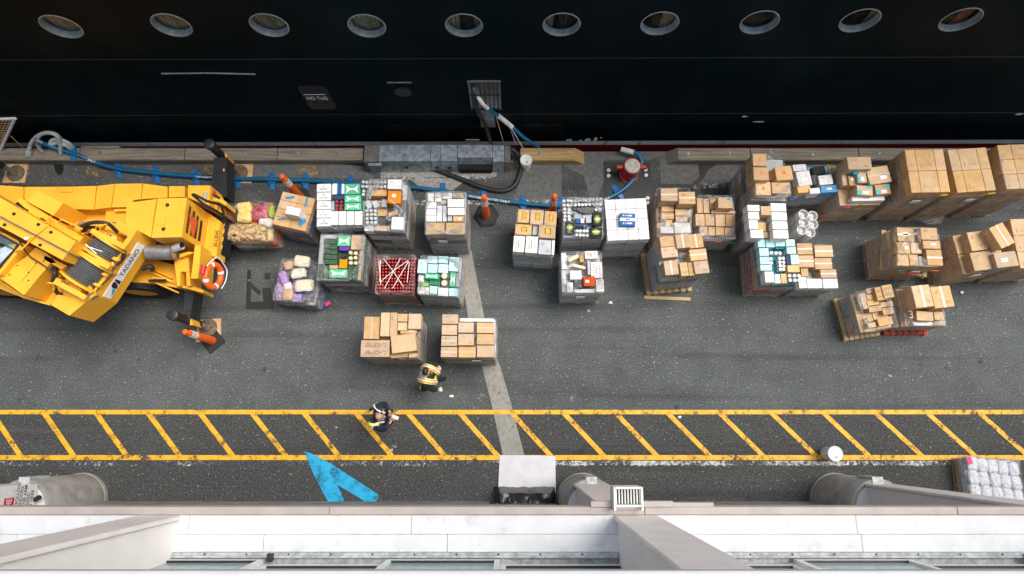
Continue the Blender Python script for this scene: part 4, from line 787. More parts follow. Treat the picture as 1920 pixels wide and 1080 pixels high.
# ================= pallet loads =================
LOADS={'L2':{'c':(-5.194,5.177),'r':-0.229,'w':0.813,'d':0.832,'h':1.25,'hb':1.05,'pal':'tanblue','cs':[(-5.463,4.92,0.399,0.2,1.25,'tan',-0.229),(-5.067,4.827,0.399,0.2,1.25,'tan',-0.229),(-5.416,5.122,0.399,0.2,1.25,'tan',-0.229),(-5.02,5.03,0.399,0.2,1.25,'tan',-0.229),(-5.369,5.325,0.399,0.2,1.25,'tan',-0.229),(-4.973,5.233,0.399,0.2,1.25,'tan',-0.229),(-5.322,5.528,0.399,0.2,1.25,'tan',-0.229),(-4.926,5.435,0.399,0.2,1.25,'tan',-0.229),(-5.107,5.069,0.329,0.187,1.57,'white:p',-0.209)]},'L3':{'c':(-4.076,5.286),'r':0.0343,'w':1.125,'d':1.067,'h':1.45,'hb':1.23,'pal':'whitered','cs':[(-4.47,5.685,0.326,0.197,1.45,'white:U',0.034),(-4.457,5.472,0.325,0.196,1.45,'white:U',0.034),(-4.443,5.26,0.324,0.195,1.45,'white:U',0.034),(-4.43,5.05,0.323,0.193,1.45,'white:U',0.034),(-4.417,4.84,0.322,0.192,1.45,'white:U',0.034),(-4.215,5.66,0.115,0.267,1.45,'white',0.034),(-4.098,5.66,0.091,0.267,1.45,'blue',0.034),(-4.022,5.66,0.031,0.248,1.45,'white',0.034),(-4.116,5.443,0.284,0.111,1.48,'navy',0.034),(-4.244,5.271,0.058,0.248,1.4,'grey',0.034),(-3.805,5.654,0.366,0.257,1.45,'mint:s',0.034),(-3.779,5.416,0.381,0.176,1.45,'mint:s',0.034),(-3.769,5.224,0.38,0.175,1.45,'mint:s',0.034),(-4.178,4.938,0.169,0.328,1.47,'white:r',0.034),(-3.992,4.938,0.169,0.328,1.47,'white:r',0.034),(-3.805,4.938,0.169,0.328,1.47,'white:r',0.034),(-3.618,4.938,0.169,0.328,1.47,'white:r',0.034)]},'L4':{'c':(-2.988,5.238),'r':-0.0235,'w':0.908,'d':1.233,'h':1.5,'hb':1.28,'pal':'mixed','cs':[(-3.173,5.564,0.356,0.154,1.45,'tan',-0.023),(-2.793,5.717,0.319,0.232,1.6,'white:p',-0.023),(-2.798,5.417,0.303,0.3,1.55,'orange:l',-0.023),(-3.405,5.263,0.114,0.19,1.48,'bluewhite',0.436),(-3.236,5.269,0.12,0.163,1.48,'bluewhite',0.436),(-3.044,5.311,0.124,0.184,1.44,'grey',-0.023),(-2.831,5.057,0.22,0.096,1.45,'tan',0.349),(-2.698,4.781,0.27,0.3,1.56,'white:p',-0.023),(-3.347,4.663,0.201,0.108,1.52,'white',-0.023),(-3.05,4.681,0.341,0.118,1.48,'pinktan',-0.023)]},'L6':{'c':(-3.997,4.043),'r':-0.0207,'w':1.007,'d':1.093,'h':1.3,'hb':1.12,'pal':'darkmix','cs':[(-4.278,4.422,0.303,0.108,1.3,'dkgreen:p',-0.021),(-4.27,4.3,0.303,0.108,1.3,'dkgreen:p',-0.021),(-4.263,4.178,0.302,0.108,1.3,'dkgreen:p',-0.021),(-4.256,4.057,0.302,0.107,1.3,'dkgreen:p',-0.021),(-4.248,3.936,0.301,0.107,1.3,'dkgreen:p',-0.021),(-4.486,4.238,0.094,0.688,1.27,'grey',-0.021),(-4.296,4.548,0.301,0.09,1.27,'grey',-0.021),(-3.96,4.437,0.293,0.254,1.32,'mint:s',-0.021),(-3.946,4.254,0.241,0.093,1.3,'purple',-0.021),(-3.677,4.398,0.227,0.343,1.32,'pinktan:p',-0.021),(-3.978,3.916,0.18,0.211,1.2,'orange',-0.021),(-4.192,3.836,0.193,0.09,1.24,'tan',-0.021),(-4.452,3.695,0.113,0.32,1.3,'dkgreen:p',-0.021),(-4.33,3.695,0.105,0.32,1.3,'dkgreen:p',-0.021),(-3.776,3.674,0.099,0.32,1.3,'dkgreen:p',-0.021),(-3.657,3.674,0.112,0.32,1.3,'dkgreen:p',-0.021),(-4.045,3.655,0.408,0.195,1.33,'mint:s',-0.021),(-3.567,3.857,0.061,0.688,1.28,'pinktan',-0.021)]},'L7':{'c':(-2.744,3.635),'r':-0.0119,'w':0.866,'d':0.911,'h':1.3,'hb':1.05,'pal':'brown','cs':[]},'L8':{'c':(-1.731,3.608),'r':-0.0658,'w':0.946,'d':0.911,'h':1.25,'hb':1.05,'pal':'greywhite','cs':[(-2.135,3.837,0.208,0.322,1.28,'aqua:p',-0.066),(-1.906,4.002,0.223,0.163,1.25,'aqua:p',-0.066),(-1.661,4.002,0.227,0.163,1.25,'aqua:p',-0.066),(-1.9,3.792,0.222,0.207,1.25,'aqua:p',-0.066),(-1.656,3.792,0.226,0.207,1.25,'aqua:p',-0.066),(-1.41,3.885,0.226,0.332,1.28,'aqua:p',-0.066),(-1.907,3.594,0.319,0.112,1.31,'mint:s',-0.066),(-1.428,3.518,0.122,0.332,1.31,'mint:s',-0.066),(-1.87,3.488,0.203,0.123,1.17,'green',-0.066),(-2.163,3.552,0.132,0.153,1.25,'white:p',-0.066),(-2.102,3.414,0.241,0.087,1.26,'greenyellow',-0.066),(-2.098,3.266,0.248,0.159,1.27,'white:p',-0.066),(-1.869,3.284,0.175,0.186,1.25,'aqua:p',-0.066),(-1.643,3.236,0.228,0.189,1.27,'white:r',-0.066),(-1.415,3.235,0.195,0.179,1.25,'aqua:p',-0.066),(-1.321,3.531,0.077,0.33,1.22,'grey',-0.066)]},'L9':{'c':(-1.588,4.986),'r':0.0,'w':0.916,'d':1.014,'h':1.65,'hb':1.37,'pal':'greyred','cs':[(-1.935,5.379,0.144,0.214,1.65,'white',0.0),(-1.769,5.379,0.148,0.214,1.65,'white',0.0),(-1.561,5.418,0.226,0.139,1.65,'white',0.0),(-1.311,5.42,0.236,0.134,1.65,'tan:p',0.0),(-1.92,5.184,0.221,0.142,1.65,'white',0.0),(-1.919,5.025,0.226,0.145,1.65,'white',0.0),(-1.916,4.864,0.23,0.147,1.65,'white',0.0),(-1.356,5.214,0.378,0.189,1.71,'white:p',0.0),(-1.345,5.015,0.382,0.17,1.71,'white:p',0.0),(-1.694,5.301,0.213,0.124,1.55,'beige',0.0),(-1.731,5.007,0.119,0.387,1.59,'greylight:p',0.0),(-1.612,5.007,0.085,0.387,1.59,'greylight:p',0.0),(-1.491,4.872,0.1,0.128,1.63,'grey',0.0),(-1.291,4.861,0.255,0.14,1.65,'tan:l',0.0),(-1.816,4.622,0.424,0.276,1.67,'tan:p',0.0),(-1.362,4.622,0.43,0.276,1.67,'tan:p',0.0)]},'L10':{'c':(-2.764,2.189),'r':0.0,'w':1.21,'d':0.952,'h':1.5,'hb':1.25,'pal':'greytan','cs':[(-3.177,2.366,0.345,0.496,1.52,'tan:y',0.0),(-2.87,2.43,0.197,0.529,1.6,'tan:y',0.0),(-2.689,2.44,0.147,0.525,1.56,'tan:p',0.0),(-2.5,2.592,0.218,0.173,1.53,'tan:p',0.0),(-2.501,2.4,0.212,0.178,1.5,'tan',0.0),(-2.225,2.504,0.28,0.342,1.56,'pinktan:y',0.0),(-2.369,2.285,0.358,0.081,1.47,'tan:l',0.0),(-3.064,1.892,0.625,0.369,1.62,'pinktan:P',0.0),(-2.443,2.008,0.541,0.387,1.62,'tan:x',0.122),(-2.568,1.768,0.376,0.095,1.4,'tan:p',0.07),(-2.269,1.774,0.175,0.099,1.4,'pinktan',0.07)]},'L11':{'c':(-1.041,2.172),'r':-0.0081,'w':1.205,'d':0.915,'h':1.45,'hb':1.2,'pal':'grey','cs':[(-1.443,2.554,0.347,0.215,1.57,'pinktan:xp',-0.008),(-1.453,2.312,0.336,0.221,1.57,'pinktan:xp',-0.008),(-1.452,2.068,0.344,0.225,1.57,'pinktan:xp',-0.008),(-1.452,1.822,0.353,0.221,1.57,'pinktan:xp',-0.008),(-1.094,2.37,0.337,0.226,1.53,'pinktan:xp',-0.008),(-1.085,2.103,0.346,0.256,1.53,'pinktan:xp',-0.008),(-1.061,1.837,0.375,0.242,1.45,'tan:x',-0.008),(-0.665,2.377,0.378,0.235,1.45,'tan:x',-0.008),(-0.66,2.12,0.38,0.233,1.45,'tan:x',-0.008),(-0.654,1.852,0.384,0.26,1.45,'tan:x',-0.008),(-0.858,2.562,0.747,0.072,1.4,'white',-0.008)]},'L12':{'c':(0.445,4.617),'r':-0.0683,'w':0.925,'d':1.064,'h':1.45,'hb':1.2,'pal':'whitegrey','cs':[(0.193,4.992,0.265,0.321,1.45,'tan:b',-0.068),(0.501,4.966,0.305,0.354,1.45,'tan:b',-0.068),(0.816,4.938,0.279,0.341,1.45,'tan:b',-0.068),(0.189,4.664,0.377,0.253,1.45,'tan:b',-0.068),(0.732,4.614,0.387,0.301,1.45,'tan:b',-0.068),(0.464,4.684,0.12,0.23,1.35,'grey',-0.068),(0.087,4.312,0.254,0.38,1.48,'white:R',-0.068),(0.375,4.297,0.276,0.392,1.48,'white:R',-0.068),(0.678,4.249,0.282,0.345,1.43,'greylight:p',-0.068),(0.872,4.251,0.061,0.344,1.39,'white',-0.068)]},'L13':{'c':(1.574,4.958),'r':-0.0111,'w':0.959,'d':0.95,'h':1.45,'hb':1.3,'pal':'silver','cs':[(1.887,4.89,0.212,0.306,1.53,'black:g',-0.011),(1.253,4.7,0.212,0.257,1.5,'black:g',-0.011),(1.853,4.59,0.276,0.215,1.51,'black:g',-0.011),(1.452,4.892,0.1,0.109,1.41,'blue',-0.011),(1.557,4.892,0.084,0.109,1.41,'white',-0.011),(1.698,4.904,0.129,0.161,1.47,'greylight',-0.011),(1.498,4.795,0.188,0.067,1.38,'navy',-0.011),(1.66,4.722,0.093,0.077,1.42,'blue:l',-0.011),(1.493,4.731,0.198,0.048,1.36,'black',-0.011)]},'L14':{'c':(2.562,4.88),'r':0.0438,'w':0.964,'d':0.994,'h':1.55,'hb':1.3,'pal':'silver','cs':[(2.218,4.492,0.233,0.24,1.55,'white:r',0.044),(2.458,4.502,0.233,0.24,1.55,'white:r',0.044),(2.699,4.513,0.233,0.24,1.55,'white:r',0.044),(2.94,4.523,0.233,0.24,1.55,'white:r',0.044),(2.207,4.74,0.233,0.24,1.55,'white:r',0.044),(2.447,4.751,0.233,0.24,1.55,'white:r',0.044),(2.688,4.761,0.233,0.24,1.55,'white:r',0.044),(2.929,4.772,0.233,0.24,1.55,'white:r',0.044),(2.196,4.988,0.233,0.24,1.55,'white:r',0.044),(2.437,4.999,0.233,0.24,1.55,'white:r',0.044),(2.677,5.009,0.233,0.24,1.55,'white:r',0.044),(2.918,5.02,0.233,0.24,1.55,'white:r',0.044),(2.185,5.236,0.233,0.24,1.55,'white:r',0.044),(2.426,5.247,0.233,0.24,1.55,'white:r',0.044),(2.666,5.258,0.233,0.24,1.55,'white:r',0.044),(2.907,5.268,0.233,0.24,1.55,'white:r',0.044),(2.558,4.835,0.351,0.297,1.67,'blue:B',-0.035)]},'L15':{'c':(1.539,3.706),'r':0.0222,'w':0.934,'d':0.979,'h':1.25,'hb':1.0,'pal':'silver','cs':[(1.344,4.03,0.261,0.08,1.29,'multi',0.489),(1.538,4.052,0.098,0.201,1.23,'tan',0.022),(1.758,4.113,0.303,0.184,1.27,'white:R',0.022),(1.463,3.831,0.305,0.053,1.29,'multi',-0.244),(1.695,3.805,0.049,0.342,1.28,'greylight',0.022),(1.872,3.752,0.261,0.368,1.27,'white:R',0.022),(1.702,3.713,0.05,0.139,1.25,'white:R',0.022),(1.389,3.634,0.261,0.208,1.27,'white:r',0.022),(1.448,3.45,0.198,0.238,1.23,'charcoal:p',0.022),(1.693,3.481,0.27,0.227,1.3,'rust:l',0.022),(1.253,3.346,0.142,0.227,1.25,'white:r',0.022),(1.941,3.388,0.172,0.288,1.25,'white:R',0.022),(1.134,3.999,0.114,0.388,1.15,'white',0.022),(1.119,3.511,0.103,0.515,1.17,'greylight',0.022),(1.603,3.285,0.47,0.085,1.15,'greylight',0.022)]},'L16':{'c':(3.727,5.171),'r':0.0,'w':0.763,'d':1.121,'h':1.3,'hb':1.0,'pal':'tan','cs':[(3.576,5.499,0.392,0.309,1.5,'tan:xp',0.0),(3.985,5.42,0.381,0.3,1.5,'tan:xp',0.0),(3.603,5.262,0.283,0.133,1.18,'tan:T',0.0),(3.594,5.084,0.274,0.159,1.2,'tan:x',0.0),(3.955,5.17,0.373,0.159,1.2,'tan:T',0.0),(3.914,5.013,0.258,0.14,1.16,'pinktan:x',0.0),(3.62,4.927,0.159,0.146,1.16,'tan:p',0.0),(3.938,4.813,0.373,0.244,1.12,'white',0.0),(3.572,4.764,0.294,0.149,1.12,'white',0.0)]},'L17':{'c':(4.77,5.104),'r':-0.0205,'w':0.867,'d':1.064,'h':1.05,'hb':0.83,'pal':'greytan','cs':[(4.393,5.38,0.136,0.372,1.09,'tan:y',-0.02),(4.548,5.371,0.141,0.354,1.09,'tan:T',-0.02),(4.916,5.353,0.338,0.271,1.35,'tan:T',-0.02),(4.934,5.21,0.567,0.073,1.11,'tan:p',-0.02),(4.752,5.463,0.168,0.313,1.0,'tan:p',-0.02),(4.381,5.026,0.215,0.287,1.08,'tan:p',-0.02),(4.611,5.026,0.213,0.287,1.08,'tan:T',-0.02),(4.857,5.014,0.226,0.299,1.08,'tan:p',-0.02),(5.098,5.009,0.221,0.29,1.08,'tan:T',-0.02),(4.467,4.765,0.165,0.219,1.05,'tan',-0.02),(4.645,4.758,0.156,0.205,1.05,'tan:T',-0.02),(4.839,4.753,0.191,0.197,1.05,'tan:p',-0.02),(5.051,4.749,0.196,0.188,1.05,'tan:T',-0.02)]},'L18':{'c':(3.78,4.017),'r':0.1012,'w':0.99,'d':0.93,'h':1.6,'hb':1.3,'pal':'grey','cs':[(3.465,4.331,0.367,0.239,1.62,'tan:p',0.101),(3.482,4.078,0.37,0.247,1.62,'pinktan:p',0.101),(3.782,4.32,0.313,0.323,1.68,'pinktan:y',0.101),(4.088,4.334,0.316,0.327,1.65,'tan:y',0.101),(4.106,3.997,0.38,0.261,1.7,'tan:x',0.101),(3.493,3.706,0.308,0.334,1.66,'pinktan:y',0.101),(3.791,3.683,0.17,0.312,1.62,'tan:P',0.101),(3.954,3.687,0.135,0.31,1.62,'tan:P',0.101),(4.166,3.712,0.323,0.29,1.68,'pinktan:p',0.101)]},'L19':{'c':(5.889,5.875),'r':-0.0259,'w':0.829,'d':1.057,'h':1.75,'hb':1.47,'pal':'mixed','cs':[(5.563,6.158,0.318,0.299,1.97,'tan:O',-0.026),(5.581,5.839,0.346,0.316,1.93,'tan:O',-0.026),(6.137,5.886,0.38,0.336,1.85,'tan:O',0.087),(5.674,5.554,0.339,0.325,1.75,'tan:O',-0.026),(6.082,5.565,0.418,0.27,1.75,'tan:p',-0.026),(5.947,5.918,0.104,0.249,1.65,'tan',-0.026)]},'L20':{'c':(5.801,4.838),'r':-0.0136,'w':0.772,'d':0.676,'h':1.7,'hb':1.4,'pal':'greywhite','cs':[(5.425,5.091,0.279,0.151,1.72,'white',-0.014),(5.412,4.908,0.254,0.175,1.72,'white',-0.014),(5.398,4.705,0.205,0.203,1.7,'white',-0.014),(5.451,4.478,0.293,0.197,1.72,'white',-0.014),(5.688,5.019,0.225,0.216,1.75,'tan',-0.014),(5.646,4.695,0.181,0.215,1.56,'tan',-0.014),(5.72,4.501,0.098,0.138,1.56,'tan',-0.014),(5.832,4.501,0.096,0.138,1.56,'tan',-0.014),(5.98,5.099,0.349,0.196,1.75,'white:p',-0.014),(5.979,4.883,0.347,0.195,1.75,'white:p',-0.014),(5.977,4.67,0.344,0.19,1.75,'white:p',-0.014),(5.977,4.457,0.347,0.195,1.75,'white:p',-0.014)]},'L21':{'c':(7.13,6.025),'r':0.0678,'w':0.989,'d':0.789,'h':1.2,'hb':0.95,'pal':'blackmix','cs':[(6.805,6.293,0.32,0.164,1.2,'white:p',0.068),(6.859,6.0,0.328,0.365,1.26,'white:r',0.14),(7.269,6.237,0.314,0.192,1.18,'black',0.14),(7.374,5.966,0.322,0.238,1.25,'white:p',0.105),(7.431,5.739,0.388,0.174,1.25,'skyblue:l',0.07),(6.848,5.76,0.305,0.207,1.22,'orangewhite',0.068),(7.081,5.685,0.245,0.141,1.26,'white:l',0.068),(7.163,5.993,0.134,0.246,1.18,'charcoal',0.14)]},'L23':{'c':(6.032,3.909),'r':0.0,'w':0.841,'d':1.043,'h':1.5,'hb':1.28,'pal':'redmix','cs':[(5.62,4.323,0.167,0.183,1.5,'aqua:p',0.0),(5.821,4.323,0.191,0.183,1.5,'aqua:p',0.0),(6.047,4.333,0.214,0.162,1.5,'aqua:p',0.0),(6.282,4.331,0.205,0.166,1.5,'aqua:p',0.0),(5.662,4.114,0.21,0.185,1.5,'aqua:p',0.0),(5.662,3.917,0.217,0.168,1.5,'aqua:p',0.0),(5.682,3.747,0.259,0.135,1.5,'aqua:p',0.0),(6.29,4.15,0.206,0.157,1.5,'aqua:p',0.0),(6.346,3.936,0.176,0.229,1.5,'aqua:p',0.0),(6.204,3.936,0.092,0.227,1.48,'navy',0.0),(5.704,3.51,0.203,0.249,1.58,'white',0.0),(5.918,3.49,0.124,0.214,1.5,'aqua',0.0),(6.06,3.495,0.122,0.224,1.5,'orangewhite',0.0),(6.299,3.724,0.267,0.155,1.5,'orangewhite',0.0),(6.07,4.236,0.199,0.04,1.42,'teal',0.0)]},'L24':{'c':(7.073,3.949),'r':0.0116,'w':0.914,'d':1.111,'h':0.95,'hb':0.7,'pal':'grey','cs':[(6.822,4.332,0.358,0.275,1.01,'tan:x',0.012),(6.82,4.029,0.368,0.285,1.01,'tan:x',0.012),(7.263,4.276,0.424,0.283,1.01,'tan:x',0.012),(7.238,3.982,0.403,0.27,0.98,'tan:x',0.012),(6.789,3.773,0.166,0.196,0.95,'tan:p',0.012),(7.333,3.737,0.371,0.202,0.98,'pinktan:x',0.012),(6.719,3.526,0.175,0.263,0.95,'white',0.012),(6.986,3.503,0.34,0.227,0.97,'white:p',0.012),(7.357,3.503,0.344,0.227,0.97,'white:p',0.012)]},'L25':{'c':(8.136,5.784),'r':0.0222,'w':0.981,'d':0.904,'h':1.5,'hb':1.2,'pal':'tan','cs':[(7.946,6.174,0.551,0.309,1.75,'tan:p',0.022),(8.431,5.936,0.52,0.41,1.62,'tan:xl',0.157),(8.045,5.911,0.21,0.325,1.6,'tan:t',0.022),(7.903,6.018,0.13,0.144,1.62,'teal',0.157),(8.103,5.58,0.362,0.238,1.55,'tan:t',-0.07),(8.525,5.608,0.348,0.24,1.55,'tan:t',0.07),(7.872,5.847,0.169,0.251,1.5,'tan:l',0.022),(8.246,5.435,0.759,0.1,1.4,'white',0.022),(7.723,5.927,0.119,0.36,1.44,'tan',0.022)]},'L26':{'c':(9.318,5.88),'r':0.024,'w':0.881,'d':1.042,'h':2.0,'hb':1.7,'pal':'tan','cs':[(8.999,5.612,0.221,0.513,2.0,'tan:q',0.024),(9.324,5.619,0.415,0.513,2.0,'tan:q',0.024),(9.65,5.627,0.221,0.513,2.0,'tan:q',0.024),(8.986,6.132,0.221,0.513,2.0,'tan:q',0.024),(9.312,6.14,0.415,0.513,2.0,'tan:q',0.024),(9.638,6.148,0.221,0.513,2.0,'tan:q',0.024)]},'L27':{'c':(10.324,5.902),'r':0.0714,'w':0.89,'d':1.046,'h':2.0,'hb':1.7,'pal':'tan','cs':[(10.014,5.618,0.223,0.515,2.0,'tan:q',0.071),(10.342,5.641,0.419,0.515,2.0,'tan:q',0.071),(10.671,5.665,0.223,0.515,2.0,'tan:q',0.071),(9.977,6.139,0.223,0.515,2.0,'tan:q',0.071),(10.305,6.163,0.419,0.515,2.0,'tan:q',0.071),(10.634,6.186,0.223,0.515,2.0,'tan:q',0.071)]},'L28':{'c':(11.481,5.99),'r':0.0453,'w':0.937,'d':1.072,'h':2.0,'hb':1.7,'pal':'tan','cs':[(11.186,5.619,0.304,0.349,2.0,'tan:q',0.045),(11.498,5.633,0.304,0.349,2.0,'tan:q',0.045),(11.81,5.647,0.304,0.349,2.0,'tan:q',0.045),(11.17,5.976,0.304,0.349,2.0,'tan:q',0.045),(11.481,5.99,0.304,0.349,2.0,'tan:q',0.045),(11.793,6.004,0.304,0.349,2.0,'tan:q',0.045),(11.153,6.333,0.304,0.349,2.0,'tan:q',0.045),(11.465,6.347,0.304,0.349,2.0,'tan:q',0.045),(11.777,6.361,0.304,0.349,2.0,'tan:q',0.045)]},'L29':{'c':(9.229,4.263),'r':-0.0203,'w':1.031,'d':0.915,'h':1.4,'hb':1.12,'pal':'tan','cs':[(8.992,4.558,0.383,0.332,1.42,'tan:xl',-0.02),(8.917,4.241,0.281,0.268,1.4,'tan:l',-0.02),(8.866,3.953,0.246,0.259,1.4,'tan:p',-0.02),(9.479,4.549,0.379,0.287,1.5,'tan:p',-0.02),(9.53,4.3,0.398,0.189,1.46,'tan:l',-0.02),(9.56,3.997,0.348,0.371,1.45,'tan:x',-0.02),(9.245,4.255,0.252,0.262,1.34,'pinktan:l',-0.02),(9.138,3.964,0.201,0.26,1.36,'tan',-0.02),(9.357,3.951,0.156,0.224,1.32,'greylight',-0.02),(9.319,4.539,0.114,0.244,1.32,'pinktan',-0.02)]},'L30':{'c':(10.752,4.185),'r':0.1257,'w':1.072,'d':0.958,'h':1.55,'hb':1.25,'pal':'brown2','cs':[(10.914,4.417,0.362,0.525,1.8,'tan:y',0.419),(11.048,3.906,0.502,0.345,1.63,'pinktan:l',0.126),(10.568,4.378,0.388,0.446,1.5,'tan:p',0.126),(10.606,3.91,0.483,0.429,1.5,'tan:p',0.126)]},'L31':{'c':(11.978,4.35),'r':0.0394,'w':1.058,'d':1.178,'h':1.45,'hb':1.15,'pal':'brown2','cs':[(11.729,3.947,0.521,0.385,1.45,'tan:q',0.039),(12.258,3.968,0.521,0.385,1.45,'tan:q',0.039),(11.713,4.34,0.521,0.385,1.45,'tan:q',0.039),(12.242,4.361,0.521,0.385,1.45,'tan:q',0.039),(11.698,4.732,0.521,0.385,1.45,'tan:q',0.039),(12.227,4.753,0.521,0.385,1.45,'tan:q',0.039)]},'L32':{'c':(8.358,2.888),'r':0.1636,'w':0.777,'d':0.933,'h':0.95,'hb':0.73,'pal':'greytan','cs':[(8.123,3.094,0.143,0.379,0.93,'pinktan',0.164),(8.29,3.332,0.205,0.125,0.95,'tan:P',0.164),(8.303,3.192,0.254,0.12,0.95,'tan:P',0.164),(8.31,3.052,0.278,0.126,0.95,'tan:P',0.164),(8.339,2.906,0.291,0.129,0.95,'tan:P',0.164),(8.443,3.244,0.217,0.315,1.07,'tan:P',0.164),(8.601,3.288,0.238,0.306,1.1,'tan:P',0.164),(8.651,3.021,0.293,0.119,0.9,'tan:P',0.164),(8.676,2.87,0.24,0.155,0.87,'tan:P',0.164),(8.537,2.609,0.339,0.181,0.95,'tan',0.209),(8.228,2.669,0.122,0.109,0.89,'tan:T',0.164),(8.262,2.537,0.165,0.118,0.89,'tan:p',0.164)]},'L33':{'c':(9.514,2.987),'r':0.0,'w':0.935,'d':0.94,'h':0.9,'hb':0.65,'pal':'tan','cs':[(9.321,3.152,0.419,0.516,1.2,'tan:yp',0.105),(9.771,3.136,0.463,0.5,1.2,'tan:yp',0.105),(9.453,2.729,0.382,0.22,0.98,'tan:p',-0.052),(9.148,2.773,0.093,0.189,0.95,'tan:K',0.0),(9.827,2.747,0.218,0.186,0.9,'tan:p',0.0),(9.485,2.576,0.441,0.083,0.82,'white',0.0),(9.88,2.59,0.275,0.11,0.82,'pinktan',0.0)]}}
PAL=dict(tan=['tan','tan','pinktan'],tanblue=['tan','brown','blue','tan'],whitered=['white','darkred','darkred','greylight','white'],mixed=['greylight','pinktan','white','charcoal','grey','greenyellow','tan'],darkmix=['charcoal','darkred','grey','dkgreen','charcoal','orange'],
 brown=['brown','darkred','brown'],greywhite=['grey','greylight','grey','white'],greyred=['grey','grey','greylight','darkred'],greytan=['grey','tan','grey','pinktan'],grey=['grey','grey','charcoal','greylight'],whitegrey=['greylight','white','greylight','grey'],silver=['greylight','grey','greylight'],
 blackmix=['charcoal','greylight','skyblue','charcoal','orangewhite','black'],redmix=['brown','red','grey','teal','charcoal','grey','orange'],brown2=['tan','pinktan','tan'])
PH_=dict(L2='tilted tan tray load',L3='white and mint carton load',L4='torn film can load',L6='dark green carton load',L7='red bottle load',L8='aqua and mint load',L9='lone tall white topped load',L10='brown load beside walking person',L11='brown load on pale strip',L12='banana box load',L13='silver can load',L14='white load with blue box',L15='white and rust red load',L16='drooping torn film load',L17='low blue print tan load',L18='broken pallet tan load',L19='orange emblem carton load',L20='tall white carton load',L21='black wrapped mixed load',L23='aqua bottle cap load',L24='low tan and white load',L25='teal parcel load',L26='first tall tan stack',L27='second tall tan stack',L28='third tall tan stack',L29='double palletted load',L30='leaning dark brown load',L31='brown load at right edge',L32='wrapped load left of red pallet',L33='red pallet load')
KN=dict(tan='tan',pinktan='dull tan',white='white',aqua='pale aqua',mint='mint green',dkgreen='dark green',purple='purple',orange='orange',blue='blue',navy='navy blue',grey='grey',greylight='pale grey',beige='beige',black='black',charcoal='charcoal',rust='rust red',green='green',greenyellow='green and yellow',teal='teal',skyblue='sky blue',orangewhite='pale orange',multi='patchy cream',bluewhite='blue and white',red='red',brown='brown')
ORD=['first','second','third','fourth','fifth','sixth','seventh','eighth','ninth']
def pallet(loc,rz,w,d,label,m='wood',broken=False):
    t=thing('pallet',label,'pallet',(loc[0],loc[1],0),rz,'pallets under the loads')
    for y in (-.46,0,.46): block('stringer',m,(0,y*d,.065),(w,.045,.09),0,t,SHARP)
    n=7
    for i in range(n): block('deck_board',m,(-w/2+.05+(w-.1)*i/(n-1),random.uniform(-.006,.006),.12),(.10,d,.018),random.uniform(-.008,.008),t,SHARP)
    for i in (0,3,6): block('bottom_board',m,(-w/2+.05+(w-.1)*i/(n-1),0,.011),(.10,d,.018),0,t,SHARP)
    if broken: block('loose_board',m,(-.05,-d/2-.11,.02),(w*1.02,.08,.02),-.14,t,SHARP)
    return t
def wrap_shell(w,d,z0,z1,seed,lip=0,ring=None,amp=.014,open_front=0):
    """stretch film: sides hugging the stack with small creases; optional film over the top with an oval opening"""
    per=[]; r=.05; N=14
    for cx_,cy_,a0 in ((w/2-r,-d/2+r,-90),(w/2-r,d/2-r,0),(-w/2+r,d/2-r,90),(-w/2+r,-d/2+r,180)):
        for k in range(5): t=R(a0+k*22.5); per.append((cx_+r*math.cos(t),cy_+r*math.sin(t)))
    pts=[]
    for p,q in zip(per,per[1:]+per[:1]):
        L=math.hypot(q[0]-p[0],q[1]-p[1]); n=max(1,int(L/.07))
        pts+=[lerp2(p,q,k/n) for k in range(n)]
    n=len(pts); rows=max(8,int((z1-z0)/.07)); v=[];f=[]
    def off(x,y,z,k=1): 
        a=mnoise.noise((x*3+seed*7.1,y*3,z*11))*amp*k+mnoise.noise((x*9,y*9+seed,z*26))*amp*.6*k; return a
    for j in range(rows+1):
        z=z0+(z1-z0)*j/rows
        for x,y in pts:
            s=1+(off(x,y,z)+.012)/.5; v.append((x*s,y*s,z))
    top=[]
    if ring:
        for t in (.25,.5,.75,1):
            for x,y in pts:
                a=math.atan2(y/d,x/w); ex,ey=ring[0]*w/2*math.cos(a),ring[1]*d/2*math.sin(a)
                k=t**.8; zz=z1+.03+mnoise.noise((x*6+seed,y*6,t*3))*.02-.02*t
                v.append((x+(ex-x)*k+off(x,y,t)*.8,y+(ey-y)*k+off(y,x,t)*.8,zz))
        rows+=4
    elif lip:
        for x,y in pts: v.append((x*(1-lip),y*(1-lip),z1+.012+off(x,y,9)))
        rows+=1
    for j in range(rows):
        for k in range(n): f.append((j*n+k,j*n+(k+1)%n,(j+1)*n+(k+1)%n,(j+1)*n+k))
    return MB().add(v,f)
RING={'L4':(.82,.8),'L6':(.80,.80),'L7':(.86,.84),'L13':(.78,.78),'L15':(.84,.84),'L17':(.92,.9),'L32':(.82,.86),'L33':(.9,.95),'L8':(.9,.9),'L9':(.95,.8),'L29':(.7,.6)}
WM={'L7':WRAPC,'L10':WRAPG,'L11':WRAPG,'L18':WRAPG,'L12':WRAPG,'L23':WRAP,'L24':WRAPG,'L13':WRAPG,'L14':WRAPG,'L15':WRAPG,'L8':WRAPG,'L9':WRAPG,'L26':WRAPS,'L27':WRAPS,'L30':WRAPS,'L25':WRAPS,'L28':WRAPS,'L31':WRAPS,'L19':WRAPS,'L29':WRAPS,'L20':WRAPS}
PM={'L2':'bluewood','L12':'bluewood','L33':'redwood'}
